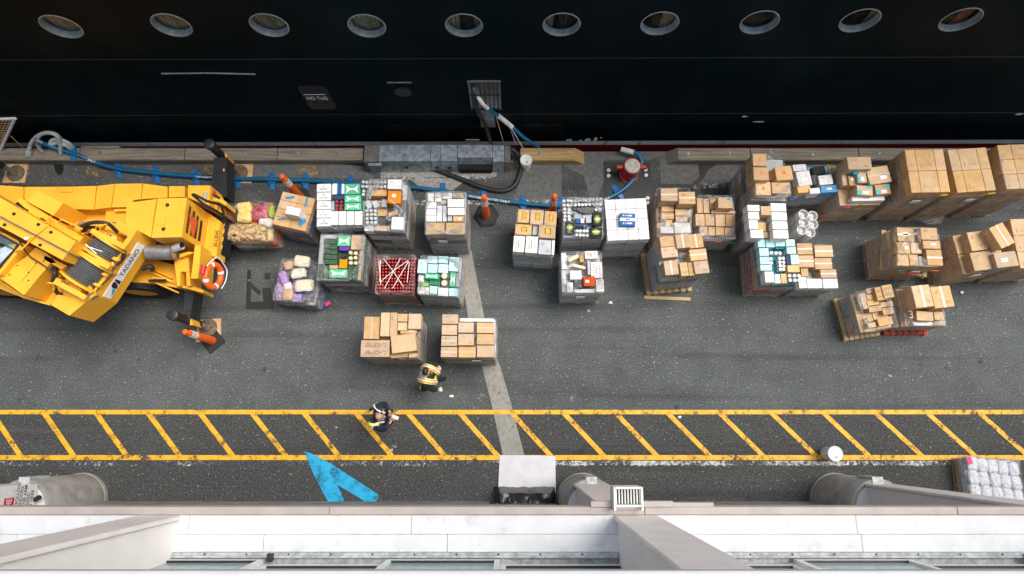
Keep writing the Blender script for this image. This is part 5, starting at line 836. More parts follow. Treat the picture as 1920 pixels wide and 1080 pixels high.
def tape_on(c,st,z=.5):
    if 'x' in st: link('tape',SHARP,'tape',c,(0,0,z+.006),(0,0,0),(1.0,.11,.008))
    if 'y' in st: link('tape',SHARP,'tape',c,(0,0,z+.006),(0,0,0),(.11,1.0,.008))
    if 'l' in st: link('paper_label',SHARP,'label',c,(random.uniform(-.2,.25),random.uniform(-.2,.25),z+.006),(0,0,random.uniform(-.1,.1)),(.3,.26,.008))
def add_carton(x,y,w,d,zt,zb,kind,rz,label,group):
    n,_,st=kind.partition(':')
    nm='carton'
    c=link(nm,UNIT,CM(kind),None,(x,y,(zt+zb)/2),(0,0,rz),(w,d,zt-zb),label,'carton',group)
    tape_on(c,st)
    if 't' in st:
        link('teal_print',SHARP,'teal_logo',c,(.3,.36,.503),(0,0,0),(.4,.28,.006)); link('paper_label',SHARP,'label',c,(.05,-.2,.506),(0,0,0),(.36,.3,.006)); link('teal_print',SHARP,'teal_logo',c,(-.36,-.25,.503),(0,0,0),(.28,.5,.006))
    if 'U' in st:
        lettering('ULTRA',.30/1,(0,-.16,.503),(0,0,0),c,'ink',.62); link('blue_bar',SHARP,CM('navy'),c,(0,.2,.503),(0,0,0),(.05,.2,.004))
    if 'b' in st:   # banana box: hand hole with yellow fruit showing
        link('hand_hole',SHARP,'dark',c,(.05,.05,.499),(0,0,0),(.34,.5,.01))
        for k in range(4): link('banana',BAN,'banana',c,(-.06+.07*k,.05,.46),(0,0,0),(.07,.46,.12))
        for q in ((-.4,.4),(.4,.4),(-.4,-.42),(.4,-.42),(0,.44)): link('vent_hole',SHARP,'dark',c,q+(.5,),(0,0,0),(.07,.05,.006))
    return c
MAT['banana']=basic('banana',(.85,.55,.04),.5,amt=.2)
BAN=MB().tube([(0,-.5,-.2),(0,-.25,.3),(0,0,.5),(0,.25,.3),(0,.5,-.2)],.4,8,radii=[.2,.45,.5,.45,.2]).mesh('banana',True)
def load(key,o):
    cx_,cy_=o['c']; rz,w,d,h,hb=o['r'],o['w'],o['d'],o['h'],o['hb']; ph=PH_[key]; pal=PAL[o['pal']]
    z0=.135
    lw,ld=w*.985,d*.985
    pm=PM.get(key,'wood')
    pk=1.13 if key in('L32','L33','L18') else 1.0
    pallet((cx_-(.04 if pk>1 else 0),cy_-(.03 if pk>1 else 0)),rz,w*pk,d*pk,{'bluewood':'blue painted ','redwood':'red painted ','wood':'bare wooden '}[pm]+'pallet under the '+ph,pm,key=='L18')
    t=thing('wrapped_stack','stretch wrapped lower stack of the '+ph,'wrapped stack',(cx_,cy_,z0),rz,'wrapped stacks on pallets')
    H_=hb-z0
    nx=max(2,round(w/.42)); ny=max(2,round(d/.42)); nl=max(2,round(H_/.27))
    if key in('L26','L27','L28','L30','L31'): nx,ny,nl=3,2,max(3,round(H_/.36))
    top=[]
    for l in range(nl):
        kind=pal[l%len(pal)]
        a,b=(nx,ny) if l%2==0 else (max(2,nx),max(2,ny))
        for i in range(a):
            for j in range(b):
                if 0<i<a-1 and 0<j<b-1 and l<nl-1: continue
                kk=kind if random.random()<.8 else random.choice(pal)
                e=random.uniform(-.022,.004)
                block('carton',CM(kk+(':p' if kk in('tan','pinktan','white','greylight') else '')),((-lw/2+lw*(i+.5)/a),(-ld/2+ld*(j+.5)/b),H_*(l+.5)/nl),(lw/a-.006+e,ld/b-.006+e,H_/nl-.004),0,t)
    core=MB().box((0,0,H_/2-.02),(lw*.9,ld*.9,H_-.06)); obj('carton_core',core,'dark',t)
    ring=RING.get(key)
    zt=(h-z0+.02) if ring else H_+.05
    if key in('L16','L33'): zt=h-z0-.02
    obj('stretch_wrap',wrap_shell(w,d,-.06,zt,hash(key)%97 if False else int(key[1:]),0 if ring else .03,ring,.018 if key in('L4','L7','L16','L33','L10') else .012),WM.get(key,WRAP),t,True)
    for e in range(1 if key in('L9','L11','L26','L27','L29','L30','L15') else 0): link('paper_label',SHARP,'label',t,(random.uniform(-.2,.3)*w,-d/2-.03,H_*.86),(0,0,0),(.2,.012,.16))
    # loose / visible cartons on top
    cs=o['cs']; rows=[]
    c_,s_=math.cos(rz),math.sin(rz)
    loc=[((x-cx_)*c_+(y-cy_)*s_,-(x-cx_)*s_+(y-cy_)*c_) for x,y,*_ in cs]
    order=sorted(range(len(cs)),key=lambda i:-loc[i][1])
    rows=[];
    for i in order:
        if rows and abs(sum(loc[k][1] for k in rows[-1])/len(rows[-1])-loc[i][1])<.13: rows[-1].append(i)
        else: rows.append([i])
    for ri,row in enumerate(rows):
        row.sort(key=lambda i:loc[i][0]); nr=len(rows)
        rn='only row' if nr==1 else 'back row' if ri==0 else 'front row' if ri==nr-1 else ORD[ri]+' row'
        for k,i in enumerate(row):
            x,y,cw,cd,zt_,kind,ro=cs[i]; n,_,stl=kind.partition(':')
            ex=' taped' if ('x' in stl or 'y' in stl) else ' printed' if 'P' in stl else ' labelled' if 'l' in stl else ' banana' if 'b' in stl else ''
            posn='alone' if len(row)==1 else 'leftmost' if k==0 else 'rightmost' if k==len(row)-1 else ORD[k]+' from left'
            add_carton(x,y,max(.06,cw),max(.06,cd),zt_,hb+.001,kind,ro,'%s%s carton, %s, %s, on the %s'%(KN[n],ex,posn,rn,ph),'loose cartons on the '+ph)
    return t
LT={k:load(k,o) for k,o in LOADS.items()}
# ---- cans, jars and bottles standing packed on top: beyond counting ----
def can_mesh(r,h,m1,m2,n=9):
    return MB().lathe([(r,0),(r,h*.94),(r*.9,h),(r*.8,h),(r*.78,h*.97)],(0,0,0),n)
def packed(name,polys,z,r,hh,m,label,cat,prof=None,jit=.006,skip=()):
    mb=MB(); caps=MB()
    pitch=2*r*1.03
    for q in polys:
        (xa,ya),(xb,yb),(xc,yc),(xd,yd)=q   # tl tr br bl
        W=math.hypot(xb-xa,yb-ya); Dp=math.hypot(xd-xa,yd-ya); nx=max(1,int(W/pitch)); ny=max(1,int(Dp/pitch))
        for i in range(nx):
            for j in range(ny):
                u=(i+.5)/nx; v=(j+.5)/ny
                x=(xa*(1-u)+xb*u)*(1-v)+(xd*(1-u)+xc*u)*v; y=(ya*(1-u)+yb*u)*(1-v)+(yd*(1-u)+yc*u)*v
                jj=random.uniform(-jit,jit)
                mb.lathe([(a*r,b*hh) for a,b in (prof or ((1,0),(1,.96),(.93,1),(.84,1),(.82,.95)))],(x+jj,y+random.uniform(-jit,jit),z-hh+random.uniform(-jit,jit)),9)
    o=obj(name,mb,m,None,False,label=label,cat=cat,kind='stuff'); return o
MAT.update(can=basic('white_can',(.62,.64,.66),.35,.25,amt=.1),candark=basic('dark_can',(.10,.11,.11),.4,.3),redcan=basic('red_can',(.35,.04,.05),.4),cream=MAT['cream'],creamjar=basic('cream_jar',(.72,.62,.42),.5,amt=.2),bottle=basic('red_bottle',(.36,.012,.010),.18,amt=.2,scale=20,spec=.8),cap=basic('red_cap',(.75,.10,.07),.4),whitecap=basic('white_cap',(.75,.76,.75),.4),lampdark=basic('dark_jar',(.03,.035,.04),.3))
packed('cans',[[(-4.193,5.384),(-3.983,5.384),(-3.967,5.114),(-4.177,5.114)]],1.46,.036,.15,'redcan','small red topped cans packed among white cartons','cans')
packed('cans',[[(-3.586,5.857),(-2.990,5.857),(-2.980,5.637),(-3.581,5.637)],[(-3.581,5.630),(-3.352,5.630),(-3.343,5.455),(-3.572,5.455)],[(-3.466,5.143),(-3.179,5.143),(-3.154,4.778),(-3.440,4.778)]],1.52,.04,.18,'can','silver topped cans packed in the torn wrapped load','cans')
packed('jars',[[(-3.860,4.211),(-3.624,4.211),(-3.605,3.853),(-3.840,3.853)]],1.31,.045,.16,'creamjar','cream topped jars packed beside dark green cartons','jars')
packed('jars',[[(-4.078,4.179),(-3.892,4.179),(-3.884,4.033),(-4.069,4.033)]],1.22,.05,.14,'lampdark','black lidded jars in the middle of the dark green load','jars')
packed('bottles',[[(-3.230,4.033),(-2.254,4.043),(-2.321,3.205),(-3.171,3.205)]],1.30,.034,.30,'bottle','red bottles packed tightly under white film','bottles',((1,0),(1,.55),(.5,.78),(.42,.9),(.55,.9),(.55,1.0)))
packed('bottle_caps',[[(-3.230,4.033),(-2.254,4.043),(-2.321,3.205),(-3.171,3.205)]],1.305,.034,.03,'cap','pale red caps of the packed red bottles','bottle caps',((.5,0),(.5,1),(.2,1.05)))
packed('jars',[[(-1.727,3.683),(-1.513,3.683),(-1.506,3.361),(-1.723,3.361)]],1.31,.07,.14,'creamjar','cream tubs packed between mint green cartons','jars',((.9,0),(1,.9),(.95,1)))
packed('cans',[[(1.099,5.412),(2.035,5.467),(2.028,5.216),(1.096,5.205)],[(1.096,5.201),(1.302,5.201),(1.296,4.860),(1.095,4.860)],[(1.382,4.677),(1.705,4.677),(1.701,4.485),(1.378,4.485)],[(1.832,5.205),(2.028,5.214),(2.024,5.080),(1.828,5.080)]],1.46,.038,.15,'can','silver topped cans packed round the black boxes','cans')
packed('cans',[[(1.316,5.214),(1.829,5.214),(1.826,5.107),(1.619,5.092)],[(1.313,5.096),(1.392,5.096),(1.388,4.901),(1.310,4.901)]],1.40,.038,.12,'candark','dark topped cans in the middle of the silver cans','cans')
packed('bottle_caps',[[(5.818,4.181),(6.102,4.181),(6.089,4.034),(5.805,4.034)],[(5.987,4.023),(6.169,4.023),(6.138,3.674),(5.987,3.674)],[(5.805,4.023),(5.855,4.023),(5.858,3.824),(5.798,3.824)]],1.45,.042,.16,'whitecap','white caps of bottles sunk inside the aqua load','bottle caps')
packed('bottle_caps',[[(6.153,3.614),(6.464,3.614),(6.450,3.401),(6.143,3.401)]],1.51,.042,.16,'whitecap','white caps of bottles at the front corner of the aqua load','bottle caps')
# white film strings across the red bottles

st_=thing('film_straps','twisted white film straps crossing over the red bottles','film straps',(-2.774,3.625,1.330))
SO=(-st_.location.x,-st_.location.y,-1.33)
for q in ([(-3.023,4.002,1.335),(-2.775,3.685,1.340),(-2.539,3.332,1.335)],[(-2.460,3.960,1.335),(-2.795,3.705,1.345),(-3.070,3.457,1.335)],[(-2.636,4.013,1.335),(-2.830,3.599,1.350),(-2.972,3.301,1.335)],[(-2.449,3.939,1.335),(-2.629,3.601,1.340),(-2.790,3.301,1.335)],[(-3.093,3.970,1.335),(-3.086,3.457,1.335)],[(-3.133,3.960,1.335),(-3.057,3.394,1.335)],[(-2.428,3.918,1.335),(-2.462,3.436,1.335)]): obj('strap',MB().tube(q,.008,5),'label',st_,loc=SO)
# drooping torn film on the open load, twisted film on the lower right loads
def film(name,rows,m,label,n=10,sag=.03,parent=None):
    vs=[];fs=[]; R_=[spline(r,n) for r in rows]; k=len(R_[0])
    cen=R_[0][0]
    t=thing(name,label,'plastic film',cen)
    for i,r in enumerate(R_):
        for j,p in enumerate(r): vs.append((p[0]-cen[0],p[1]-cen[1],p[2]-cen[2]+.02*mnoise.noise((p[0]*9,p[1]*9,i*.7))))
    M=len(R_)
    for i in range(M-1):
        for j in range(k-1): fs.append((i*k+j,i*k+j+1,(i+1)*k+j+1,(i+1)*k+j))
    obj('film_sheet',MB().add(vs,fs),m,t,True); return t
WF=wrap_mat('loose_film',.35,.85,(.85,.86,.86))
film('torn_film',[[(3.378,5.283,1.420),(3.599,5.255,1.400),(3.828,5.221,1.420),(4.141,5.210,1.440)],[(3.384,5.165,1.380),(3.530,4.949,1.340),(3.723,4.871,1.360),(4.137,5.203,1.420)],[(3.377,4.942,1.360),(3.539,4.749,1.330),(3.824,4.840,1.350),(4.138,5.083,1.360)],[(3.355,4.628,1.300),(3.555,4.610,1.300),(3.858,4.628,1.300),(4.077,4.645,1.300)]][1:],WF,'white torn film drooping across the open tan load')
film('torn_film',[[(5.749,6.303,1.950),(5.983,6.227,1.800),(6.252,6.141,1.720)],[(5.771,6.240,1.920),(6.006,6.170,1.780),(6.280,6.128,1.700)]],WF,'clear film strand stretched off the topmost orange emblem carton')
film('torn_film',[[(5.476,5.691,1.780),(5.600,5.415,1.770),(5.916,5.368,1.780),(6.288,5.669,1.780)],[(5.480,5.377,1.700),(5.651,5.326,1.720),(6.017,5.326,1.720),(6.324,5.377,1.700)]],WF,'white film swag across the front of the orange emblem cartons')
film('torn_film',[[(9.255,4.698,1.560),(9.041,4.505,1.500),(8.792,4.244,1.450)],[(9.224,4.317,1.560),(9.121,4.188,1.500),(8.916,3.950,1.450)]],WRAPS,'crumpled film strip across the double palletted load')
film('torn_film',[[(-2.943,5.338,1.630),(-2.790,5.141,1.580),(-3.074,4.858,1.530)],[(-2.623,5.252,1.630),(-2.597,4.984,1.600),(-2.929,4.815,1.530)]],WRAP,'clear film pulled diagonally across the orange carton load')
film('torn_film',[[(11.227,6.539,2.030),(10.980,6.217,2.020),(10.983,5.489,2.020)],[(11.658,6.451,2.030),(11.123,6.148,2.030),(11.162,5.489,2.020)]],WRAPS,'clear film over the third tall tan stack')
film('torn_film',[[(9.947,5.288,0.350),(10.312,5.317,0.300),(10.696,5.364,0.300)],[(10.229,5.291,0.100),(10.470,5.233,0.060),(10.777,5.274,0.080)]],WF,'loose white film trailing at the foot of the second tan stack')
# blue chips and stickers
def sticker(p,z,rz,w,d,m,label):
    t=thing('sticker',label,'sticker',(p[0],p[1],z),rz,'bright stickers and scraps on the loads'); link('sheet',SHARP,m,t,(0,0,.004),(0,0,0),(w,d,.006))
MAT.update(pink=basic('pink_paper',(.85,.04,.22),.6),yellowp=basic('yellow_paper',(.8,.62,.03),.6),orangep=basic('orange_paper',(.8,.2,.02),.6),greenp=basic('green_paper',(.02,.3,.2),.6),blueplastic=basic('blue_film',(.03,.28,.6),.3,amt=.5,scale=20))
for p,rz,w,d,l in (((-5.305,5.516,1.260),.1,.2,.05,'blue film smear at the back of the tilted tan trays'),((-4.913,5.405,1.260),1.4,.25,.04,'blue film strip at the right of the tilted tan trays'),((-5.479,4.983,1.260),.1,.16,.04,'small blue film strip at the left of the tilted tan trays'),((-4.978,4.905,1.260),.9,.2,.1,'blue film patch at the front of the tilted tan trays')): sticker(p,p[2],rz,w,d,'blueplastic',l)
# two-tier load: upper pallet between
u=LOADS['L29']; pallet2=pallet((u['c'][0],u['c'][1]),u['r']-.15,1.1,1.0,'second wooden pallet set between the two tiers of the double palletted load'); pallet2.location.z=.74
for p,w,d,m,l in (((9.332,3.817,0.900),.26,.1,'pink','bright pink sticker on the front of the double palletted load'),((8.972,3.863,1.100),.2,.06,'greenp','green sticker on the front of the double palletted load'),((9.725,3.848,1.100),.18,.06,'orangep','orange sticker on the front of the double palletted load')): 
    t=thing('sticker',l,'sticker',(p[0],u['c'][1]-u['d']/2-.04,p[2]),0,'bright stickers and scraps on the loads'); link('sheet',SHARP,m,t,(0,0,0),(0,0,0),(w,.01,d*1.6))
for k,p,m,l in (('L17',(4.541,4.624,0.900),'red_','red sticker on the front of the low tan load'),('L17',(4.472,4.631,0.900),'yellowp','yellow sticker on the front of the low tan load'),('L17',(4.822,4.583,0.900),'orangep','orange sticker on the front of the low tan load'),('L17',(5.147,4.580,0.850),'greenp','green sticker on the front of the low tan load'),('L25',(7.819,5.376,1.200),'pink','pink sticker on the front of the teal parcel load'),('L25',(7.544,5.364,0.600),'pink','round pink sticker low on the teal parcel load'),('L26',(9.664,5.365,1.900),'yellowp','yellow sticker on the first tall tan stack'),('L27',(10.735,5.412,1.900),'yellowp','yellow sticker on the second tall tan stack')):
    o=LOADS[k]; t=thing('sticker',l,'sticker',(p[0],o['c'][1]-o['d']/2-.045+(p[0]-o['c'][0])*math.tan(o['r']),p[2]),o['r'],'bright stickers and scraps on the loads'); link('sheet',SHARP,'redlabel' if m=='red_' else m,t,(0,0,0),(0,0,0),(.16,.01,.10))
p=(-4.586,3.189,0.150); t=thing('sticker','pink card on the pallet corner below the dark grocery sacks','card',(p[0],p[1],.14),.6,'bright stickers and scraps on the loads'); link('sheet',SHARP,'pink',t,(0,0,.01),(0,0,0),(.13,.09,.01))
# ---- sacks ----
def sack_mesh(seed,n=16,m=9):
    vs=[];fs=[]
    for j in range(m+1):
        ph=-math.pi/2+math.pi*j/m
        for i in range(n):
            a=2*math.pi*i/n; e=.45
            sg=lambda c,p:math.copysign(abs(c)**p,c)
            x=sg(math.cos(ph),.5)*sg(math.cos(a),e)*.5; y=sg(math.cos(ph),.5)*sg(math.sin(a),e)*.5; z=sg(math.sin(ph),.8)*.5
            k=1+.13*mnoise.noise((x*4+seed*9,y*4,z*3)); z+=.12*mnoise.noise((x*6+seed*5,y*6,3))
            vs.append((x*k,y*k,z))
    for j in range(m):
        for i in range(n): fs.append((j*n+i,j*n+(i+1)%n,(j+1)*n+(i+1)%n,(j+1)*n+i))
    me=MB().add(vs,fs).mesh('sack',True); me.materials.append(MAT['label']); return me
SK=[sack_mesh(i) for i in range(4)]
def print_mat(name,base,inkc,thr=.58,scale=11,rough=.45):
    m=NT(name); tc=m.n('TexCoord'); oi=m.n('ObjectInfo'); ad=m.n('VectorMath',operation='ADD'); m.i(ad,0,tc.outputs['Object']); cb=m.n('CombineXYZ'); m.i(cb,0,m.math('MULTIPLY',oi.outputs['Random'],40)); m.i(ad,1,cb.outputs[0])
    n=m.noise(ad.outputs[0],scale,3,.7); n2=m.noise(ad.outputs[0],2.3,2)
    c=m.mix(m.ramp(n,thr-.02,thr+.03),base,inkc); c=m.mix(m.ramp(n2,.55,.75),c,dark(base,.7))
    return m.done(m.bsdf(c,rough,0,.5,m.noise(ad.outputs[0],5,4),.04,.8))
MAT.update(ysack=print_mat('yellow_sack',(.80,.60,.16),(.78,.74,.62)),onion=print_mat('onion_net',(.42,.03,.09),(.65,.45,.45),.55,16),gsack=print_mat('green_sack',(.32,.48,.05),(.6,.65,.3)),wsack=print_mat('white_sack',(.72,.70,.68),(.7,.15,.05),.62,6),osack=print_mat('orange_sack',(.68,.10,.02),(.3,.5,.08),.58,5),
 csack=print_mat('cream_sack',(.70,.62,.48),(.06,.07,.2),.66,13),psack=print_mat('purple_sack',(.36,.22,.48),(.7,.65,.7),.62,8),tsack=print_mat('tan_sack',(.50,.36,.22),(.35,.25,.18)),dsack=print_mat('dark_sack',(.08,.085,.11),(.25,.25,.3)),pot=basic('potato',(.60,.42,.21),.7,amt=.65,scale=11,rnd=.2),rice=print_mat('rice_sack',(.60,.63,.68),(.06,.07,.12),.64,7,.5),netw=wrap_mat('sack_net',.03,.25,(.8,.75,.68)))
def sack(p,w,d,h,rz,m,label,group,zb):
    t=link('sack',random.choice(SK),m,None,(p[0],p[1],zb+h/2),(random.uniform(-.06,.06),random.uniform(-.06,.06),rz),(w,d,h),label,'sack',group); return t
def sackload(key,c,rz,w,d,h,pal,ph,pm,cols=3):
    pallet(c,rz,w,d,('blue painted ' if pm=='bluewood' else 'bare wooden ')+'pallet under the '+ph,pm)
    t=thing('wrapped_stack','stretch wrapped lower stack of the '+ph,'wrapped stack',(c[0],c[1],.135),rz,'wrapped stacks on pallets')
    H_=h-.135; nl=max(3,round(H_/.14))
    for l in range(nl):
        for i in range(cols):
            for j in range(2):
                if l<nl-1 or True:
                    link('sack',random.choice(SK),random.choice(pal),t,(-w/2+w*(i+.5)/cols+random.uniform(-.03,.03),-d/2+d*(j+.5)/2+random.uniform(-.02,.02),H_*(l+.5)/nl),(0,0,random.uniform(-.08,.08)),(w/cols*1.08,d/2*1.06,H_/nl*1.35))
    obj('stretch_wrap',wrap_shell(w*1.03,d*1.03,-.04,H_+.03,len(key)+int(key[1:]),0,(.86,.86),.03),WRAP,t,True)
ph='potato and onion sack mound'; g='produce sacks on the mound behind the crane'
c1=(-6.342,5.052,0.750); sackload('L1',c1[:2],.08,.98,.95,.82,['osack','gsack','wsack','ysack','gsack','osack','onion','wsack'],ph,'bluewood')
for p,w,d,hh,rz,m,l in (((-6.499,5.374,1.020),.36,.28,.2,.2,'ysack','yellow sack at the back left of the produce mound'),((-6.478,5.140,1.020),.36,.27,.22,.05,'ysack','yellow and cream sack in the middle left of the produce mound'),((-6.096,5.251,1.020),.42,.36,.24,.1,'onion','dark pink onion net at the back of the produce mound'),((-5.834,5.281,1.000),.16,.33,.2,.1,'gsack','lime green sack at the back right of the produce mound'),((-5.964,5.020,0.980),.36,.24,.18,-.2,'wsack','white and orange sack at the right of the produce mound'),((-6.752,5.176,0.980),.14,.4,.2,.0,'dsack','dark striped sack at the left edge of the produce mound'),((-6.800,5.002,0.900),.16,.2,.16,.4,'psack','pink sack at the left corner of the produce mound')): sack(p,w,d,hh,rz,m,l,g,p[2]-hh)
pt=link('potato_net',None,None,None,(-6.372,4.735,0.900),label='clear net of potatoes along the front of the produce mound',cat='potato sack')
pts_=MB()
pc=pt.location.copy()
for i in range(260):
    u,v=random.uniform(-.5,.5),random.uniform(-.5,.5); x=u*.86; y=v*.36; zz=.15*math.sqrt(max(0,1-(2*u)**4))*math.sqrt(max(0,1-(2*v)**2)); r=random.uniform(.032,.055)
    pts_.lathe([(r*math.sin(k*math.pi/5)*random.uniform(.85,1.1)+.001,-r*math.cos(k*math.pi/5)) for k in range(6)],(x,y,zz*.95+.05),7)
obj('potatoes',pts_,'pot',pt,True,kind='stuff',loc=(0,0,0)); link('net',SK[0],'netw',pt,(0,0,.03),(0,0,0),(.98,.5,.46)); link('net_base',SK[1],'tsack',pt,(0,0,-.1),(0,0,0),(.94,.44,.2))
ph='cream and purple sack heap'; g='grocery sacks on the heap below the tan trays'
c5=(-5.147,3.610,0.500); sackload('L5',c5[:2],-.12,.98,1.0,.72,['dsack','dsack','csack','psack','dsack'],ph,'bluewood')
for p,w,d,hh,rz,m,l in (((-5.063,4.066,0.900),.40,.30,.18,-.12,'csack','cream sack with blue hem at the back of the heap'),((-5.119,3.769,0.920),.36,.26,.2,.2,'csack','cream sack with blue hem in the middle of the heap'),((-4.969,3.474,0.900),.46,.32,.2,.08,'csack','largest cream sack at the front of the heap'),((-5.481,3.679,0.850),.2,.34,.16,.45,'psack','lilac sack at the left edge of the heap'),((-5.366,3.278,0.820),.28,.28,.18,.05,'tsack','tan and lilac sack at the front left of the heap'),((-5.378,3.982,0.850),.26,.22,.16,.3,'tsack','brown sack at the back left of the heap'),((-5.375,3.477,0.840),.2,.18,.2,.3,'wsack','pale sack between the lilac and tan sacks of the heap')):
    s_=sack(p,w,d,hh,rz,m,l,g,p[2]-hh)
    if m=='csack': link('blue_hem',SHARP,CM('blue'),s_,(0,-.46,.1),(0,0,0),(.86,.05,.5))
# rice sacks at the lower right
ph='rice sacks at the lower right corner'
cR=(10.749,-1.010,0.450); pallet((cR[0]+.12,cR[1]-.1),-.03,1.35,1.25,'bare wooden pallet under '+ph)
t=thing('wrapped_stack','stretch wrapped lower stack of the '+ph,'wrapped stack',(cR[0]+.12,cR[1]-.1,.135),-.03,'wrapped stacks on pallets')
for l in range(1):
    for i in range(4):
        for j in range(3): link('sack',random.choice(SK),'rice',t,(-.46+.31*i,-.4+.4*j,.08+.15*l),(0,0,random.uniform(-.06,.06)),(.36,.46,.2))
n_=0
for i in range(5):
    for j in range(4):
        p=(cR[0]-.36+.235*i+random.uniform(-.015,.015),cR[1]+.42-.3*j-.03*i)
        link('rice_sack',random.choice(SK),'rice',None,(p[0],p[1],.38),(random.uniform(-.08,.08),random.uniform(-.08,.08),random.uniform(-.08,.08)),(.26,.34,.2),'white printed sack, %s column from the left, %s from the back, on the rice pallet'%(ORD[i],ORD[j]),'sack','white printed rice sacks at the lower right')
obj('stretch_wrap',wrap_shell(1.28,1.22,-.05,.24,61,0,(.96,.96)),WRAP,t,True)
p=(10.313,-0.511,0.500); t=thing('sticker','pink sticker on the back left corner of the rice sacks','sticker',(p[0],p[1],.49),.2,'bright stickers and scraps on the loads'); link('sheet',SHARP,'pink',t,(0,0,.006),(0,0,0),(.11,.16,.008))
# paper rolls strapped together
rl=[(6.855,5.174,1.050),(7.074,5.141,1.050),(6.847,4.974,1.050),(7.064,4.930,1.050),(6.780,4.787,1.050),(6.981,4.732,1.050)]
lab=['back left','back right','middle left','middle right','front left','front right']
pallet((sum(p[0] for p in rl)/6,sum(p[1] for p in rl)/6),0,.55,.62,'small wooden pallet under the six white rolls')
for p,l in zip(rl,lab):
    t=thing('paper_roll','tall white roll with hollow end, %s of the six strapped rolls'%l,'roll',(p[0],p[1],.135),0,'six white rolls strapped together')
    obj('roll_body',MB().lathe([(.118,0),(.125,.02),(.125,.90),(.118,.915),(.10,.90),(.095,.80),(.03,.80),(.03,.84),(.001,.84)],(0,0,0),20),'whitecap',t,True)
    obj('roll_core',MB().lathe([(.035,.8),(.035,.87),(.02,.87),(.02,.82)],(0,0,0),12),'label',t,True)
t=thing('film_wrap','clear film wound round the six white rolls','plastic film',(sum(p[0] for p in rl)/6,sum(p[1] for p in rl)/6,.14)); obj('film_sheet',wrap_shell(.50,.60,.0,.86,5),WRAP,t,True)

# ================= hoses, cones and small things on the quay =================
hs=thing('water_hose','long blue water hose lying along the quay behind the loads','hose',(-6.952,6.486,0.000))
HO_=(-hs.location.x,-hs.location.y,0)
pth=spline([(-11.864,7.171,0.750),(-11.810,7.184,0.600),(-11.574,7.122,0.420),(-11.064,6.984,0.340),(-10.799,6.885,0.200),(-10.211,6.729,0.120),(-9.174,6.602,0.110),(-8.140,6.514,0.110),(-7.042,6.456,0.110),(-5.401,6.412,0.110),(-4.169,6.325,0.110),(-2.803,6.239,0.110),(-1.848,6.123,0.110),(-0.827,5.936,0.110),(0.189,5.793,0.110),(1.135,5.708,0.110),(1.743,5.693,0.110),(2.358,5.922,0.110),(2.844,6.239,0.110),(3.131,6.602,0.110),(3.251,6.890,0.120),(3.161,7.061,0.200),(2.995,7.118,0.300)],6)
obj('hose_line',MB().tube(pth,.055,10),'hose',hs,True,loc=HO_)
obj('hose_coupling',MB().tube([(-11.913,7.205,0.800),(-11.833,7.175,0.680)],.065,10),'metal',hs,True,loc=HO_); obj('hose_coupling',MB().tube([(3.039,7.098,0.280),(2.729,7.223,0.200)],.07,10),'reflect',hs,True,loc=HO_)
def hosetext(s,a,b,z,size):
    ang=math.atan2(b[1]-a[1],b[0]-a[0]); lettering(s,size,((a[0]+b[0])/2+HO_[0],(a[1]+b[1])/2+HO_[1],z),(0,0,ang),hs,'white',1.15)
hosetext('POTABLE WATER ONLY',(-11.506,7.103,0.170),(-10.858,6.883,0.170),.30,.085); hosetext('POTABLE WATER ONLY',(-0.986,5.928,0.170),(-0.324,5.828,0.170),.168,.085); hosetext('POTABLE WATER',(-7.971,6.475,0.170),(-7.698,6.461,0.170),.168,.07)
hosetext('ONLY',(2.226,5.857,0.170),(2.336,5.900,0.170),.168,.08)
for i,(p,a,l) in enumerate((((-11.268,7.076,0.000),.2,'on the timber rail'),((-10.241,6.736,0.000),.3,'beside the dark damp stain'),((-9.246,6.603,0.000),.3,'behind the crane deck'),((-8.191,6.515,0.000),.2,'left of the outrigger beam'),((-7.141,6.457,0.000),.25,'on the plywood pad'),((-6.245,6.413,0.000),.1,'left of the leaning looking delineator'),((-5.379,6.398,0.000),.1,'behind the tan trays'),((-4.223,6.340,0.000),.1,'behind the mint green boxes'),((-1.860,6.137,0.000),.0,'behind the lone white topped load'),((0.204,5.790,0.000),.0,'behind the banana boxes'),((1.143,5.762,0.000),.0,'beside the silver cans'),((2.625,6.108,0.000),.6,'by the bollard plate'),((-0.819,5.949,0.000),0,'behind the hexagon based delineator'))):
    t=thing('hose_support','blue plastic hose support %s'%l,'hose support',(p[0],p[1],.30 if i==0 else 0),a,'blue supports under the water hose')
    for s_ in (-1,1): obj('ramp_leg',MB().box((0,s_*.14,.04),(.13,.20,.06),bev=.01,M=Matrix.Rotation(s_*-.15,4,'X')),'chock',t)
    obj('cradle',MB().box((0,0,.05),(.2,.16,.07),bev=.015),'chock',t)
bh=thing('fuel_hose','thick black hose looping across the concrete slab to the cover box','hose',(-0.904,6.253,0.000)); BO=(-bh.location.x,-bh.location.y,0)
obj('hose_line',MB().tube(spline([(-16.046,6.927,0.070),(-13.298,6.949,0.070),(-10.821,6.956,0.070),(-7.380,6.971,0.070),(-5.589,6.956,0.070),(-4.350,6.941,0.070),(-3.658,6.868,0.070),(-2.695,6.853,0.070),(-2.211,6.779,0.070),(-1.450,6.487,0.070),(-0.900,6.254,0.070),(-0.381,6.139,0.070),(-0.055,6.254,0.070),(0.110,6.574,0.070),(0.137,6.899,0.100),(0.054,7.031,0.300),(-0.054,7.117,0.400),(-0.149,7.146,0.400)],6),.062,10),'bhose',bh,True,loc=BO)
obj('hose_coupling',MB().tube([(-2.873,6.866,0.075),(-2.584,6.851,0.075)],.075,10),'metal',bh,True,loc=BO)
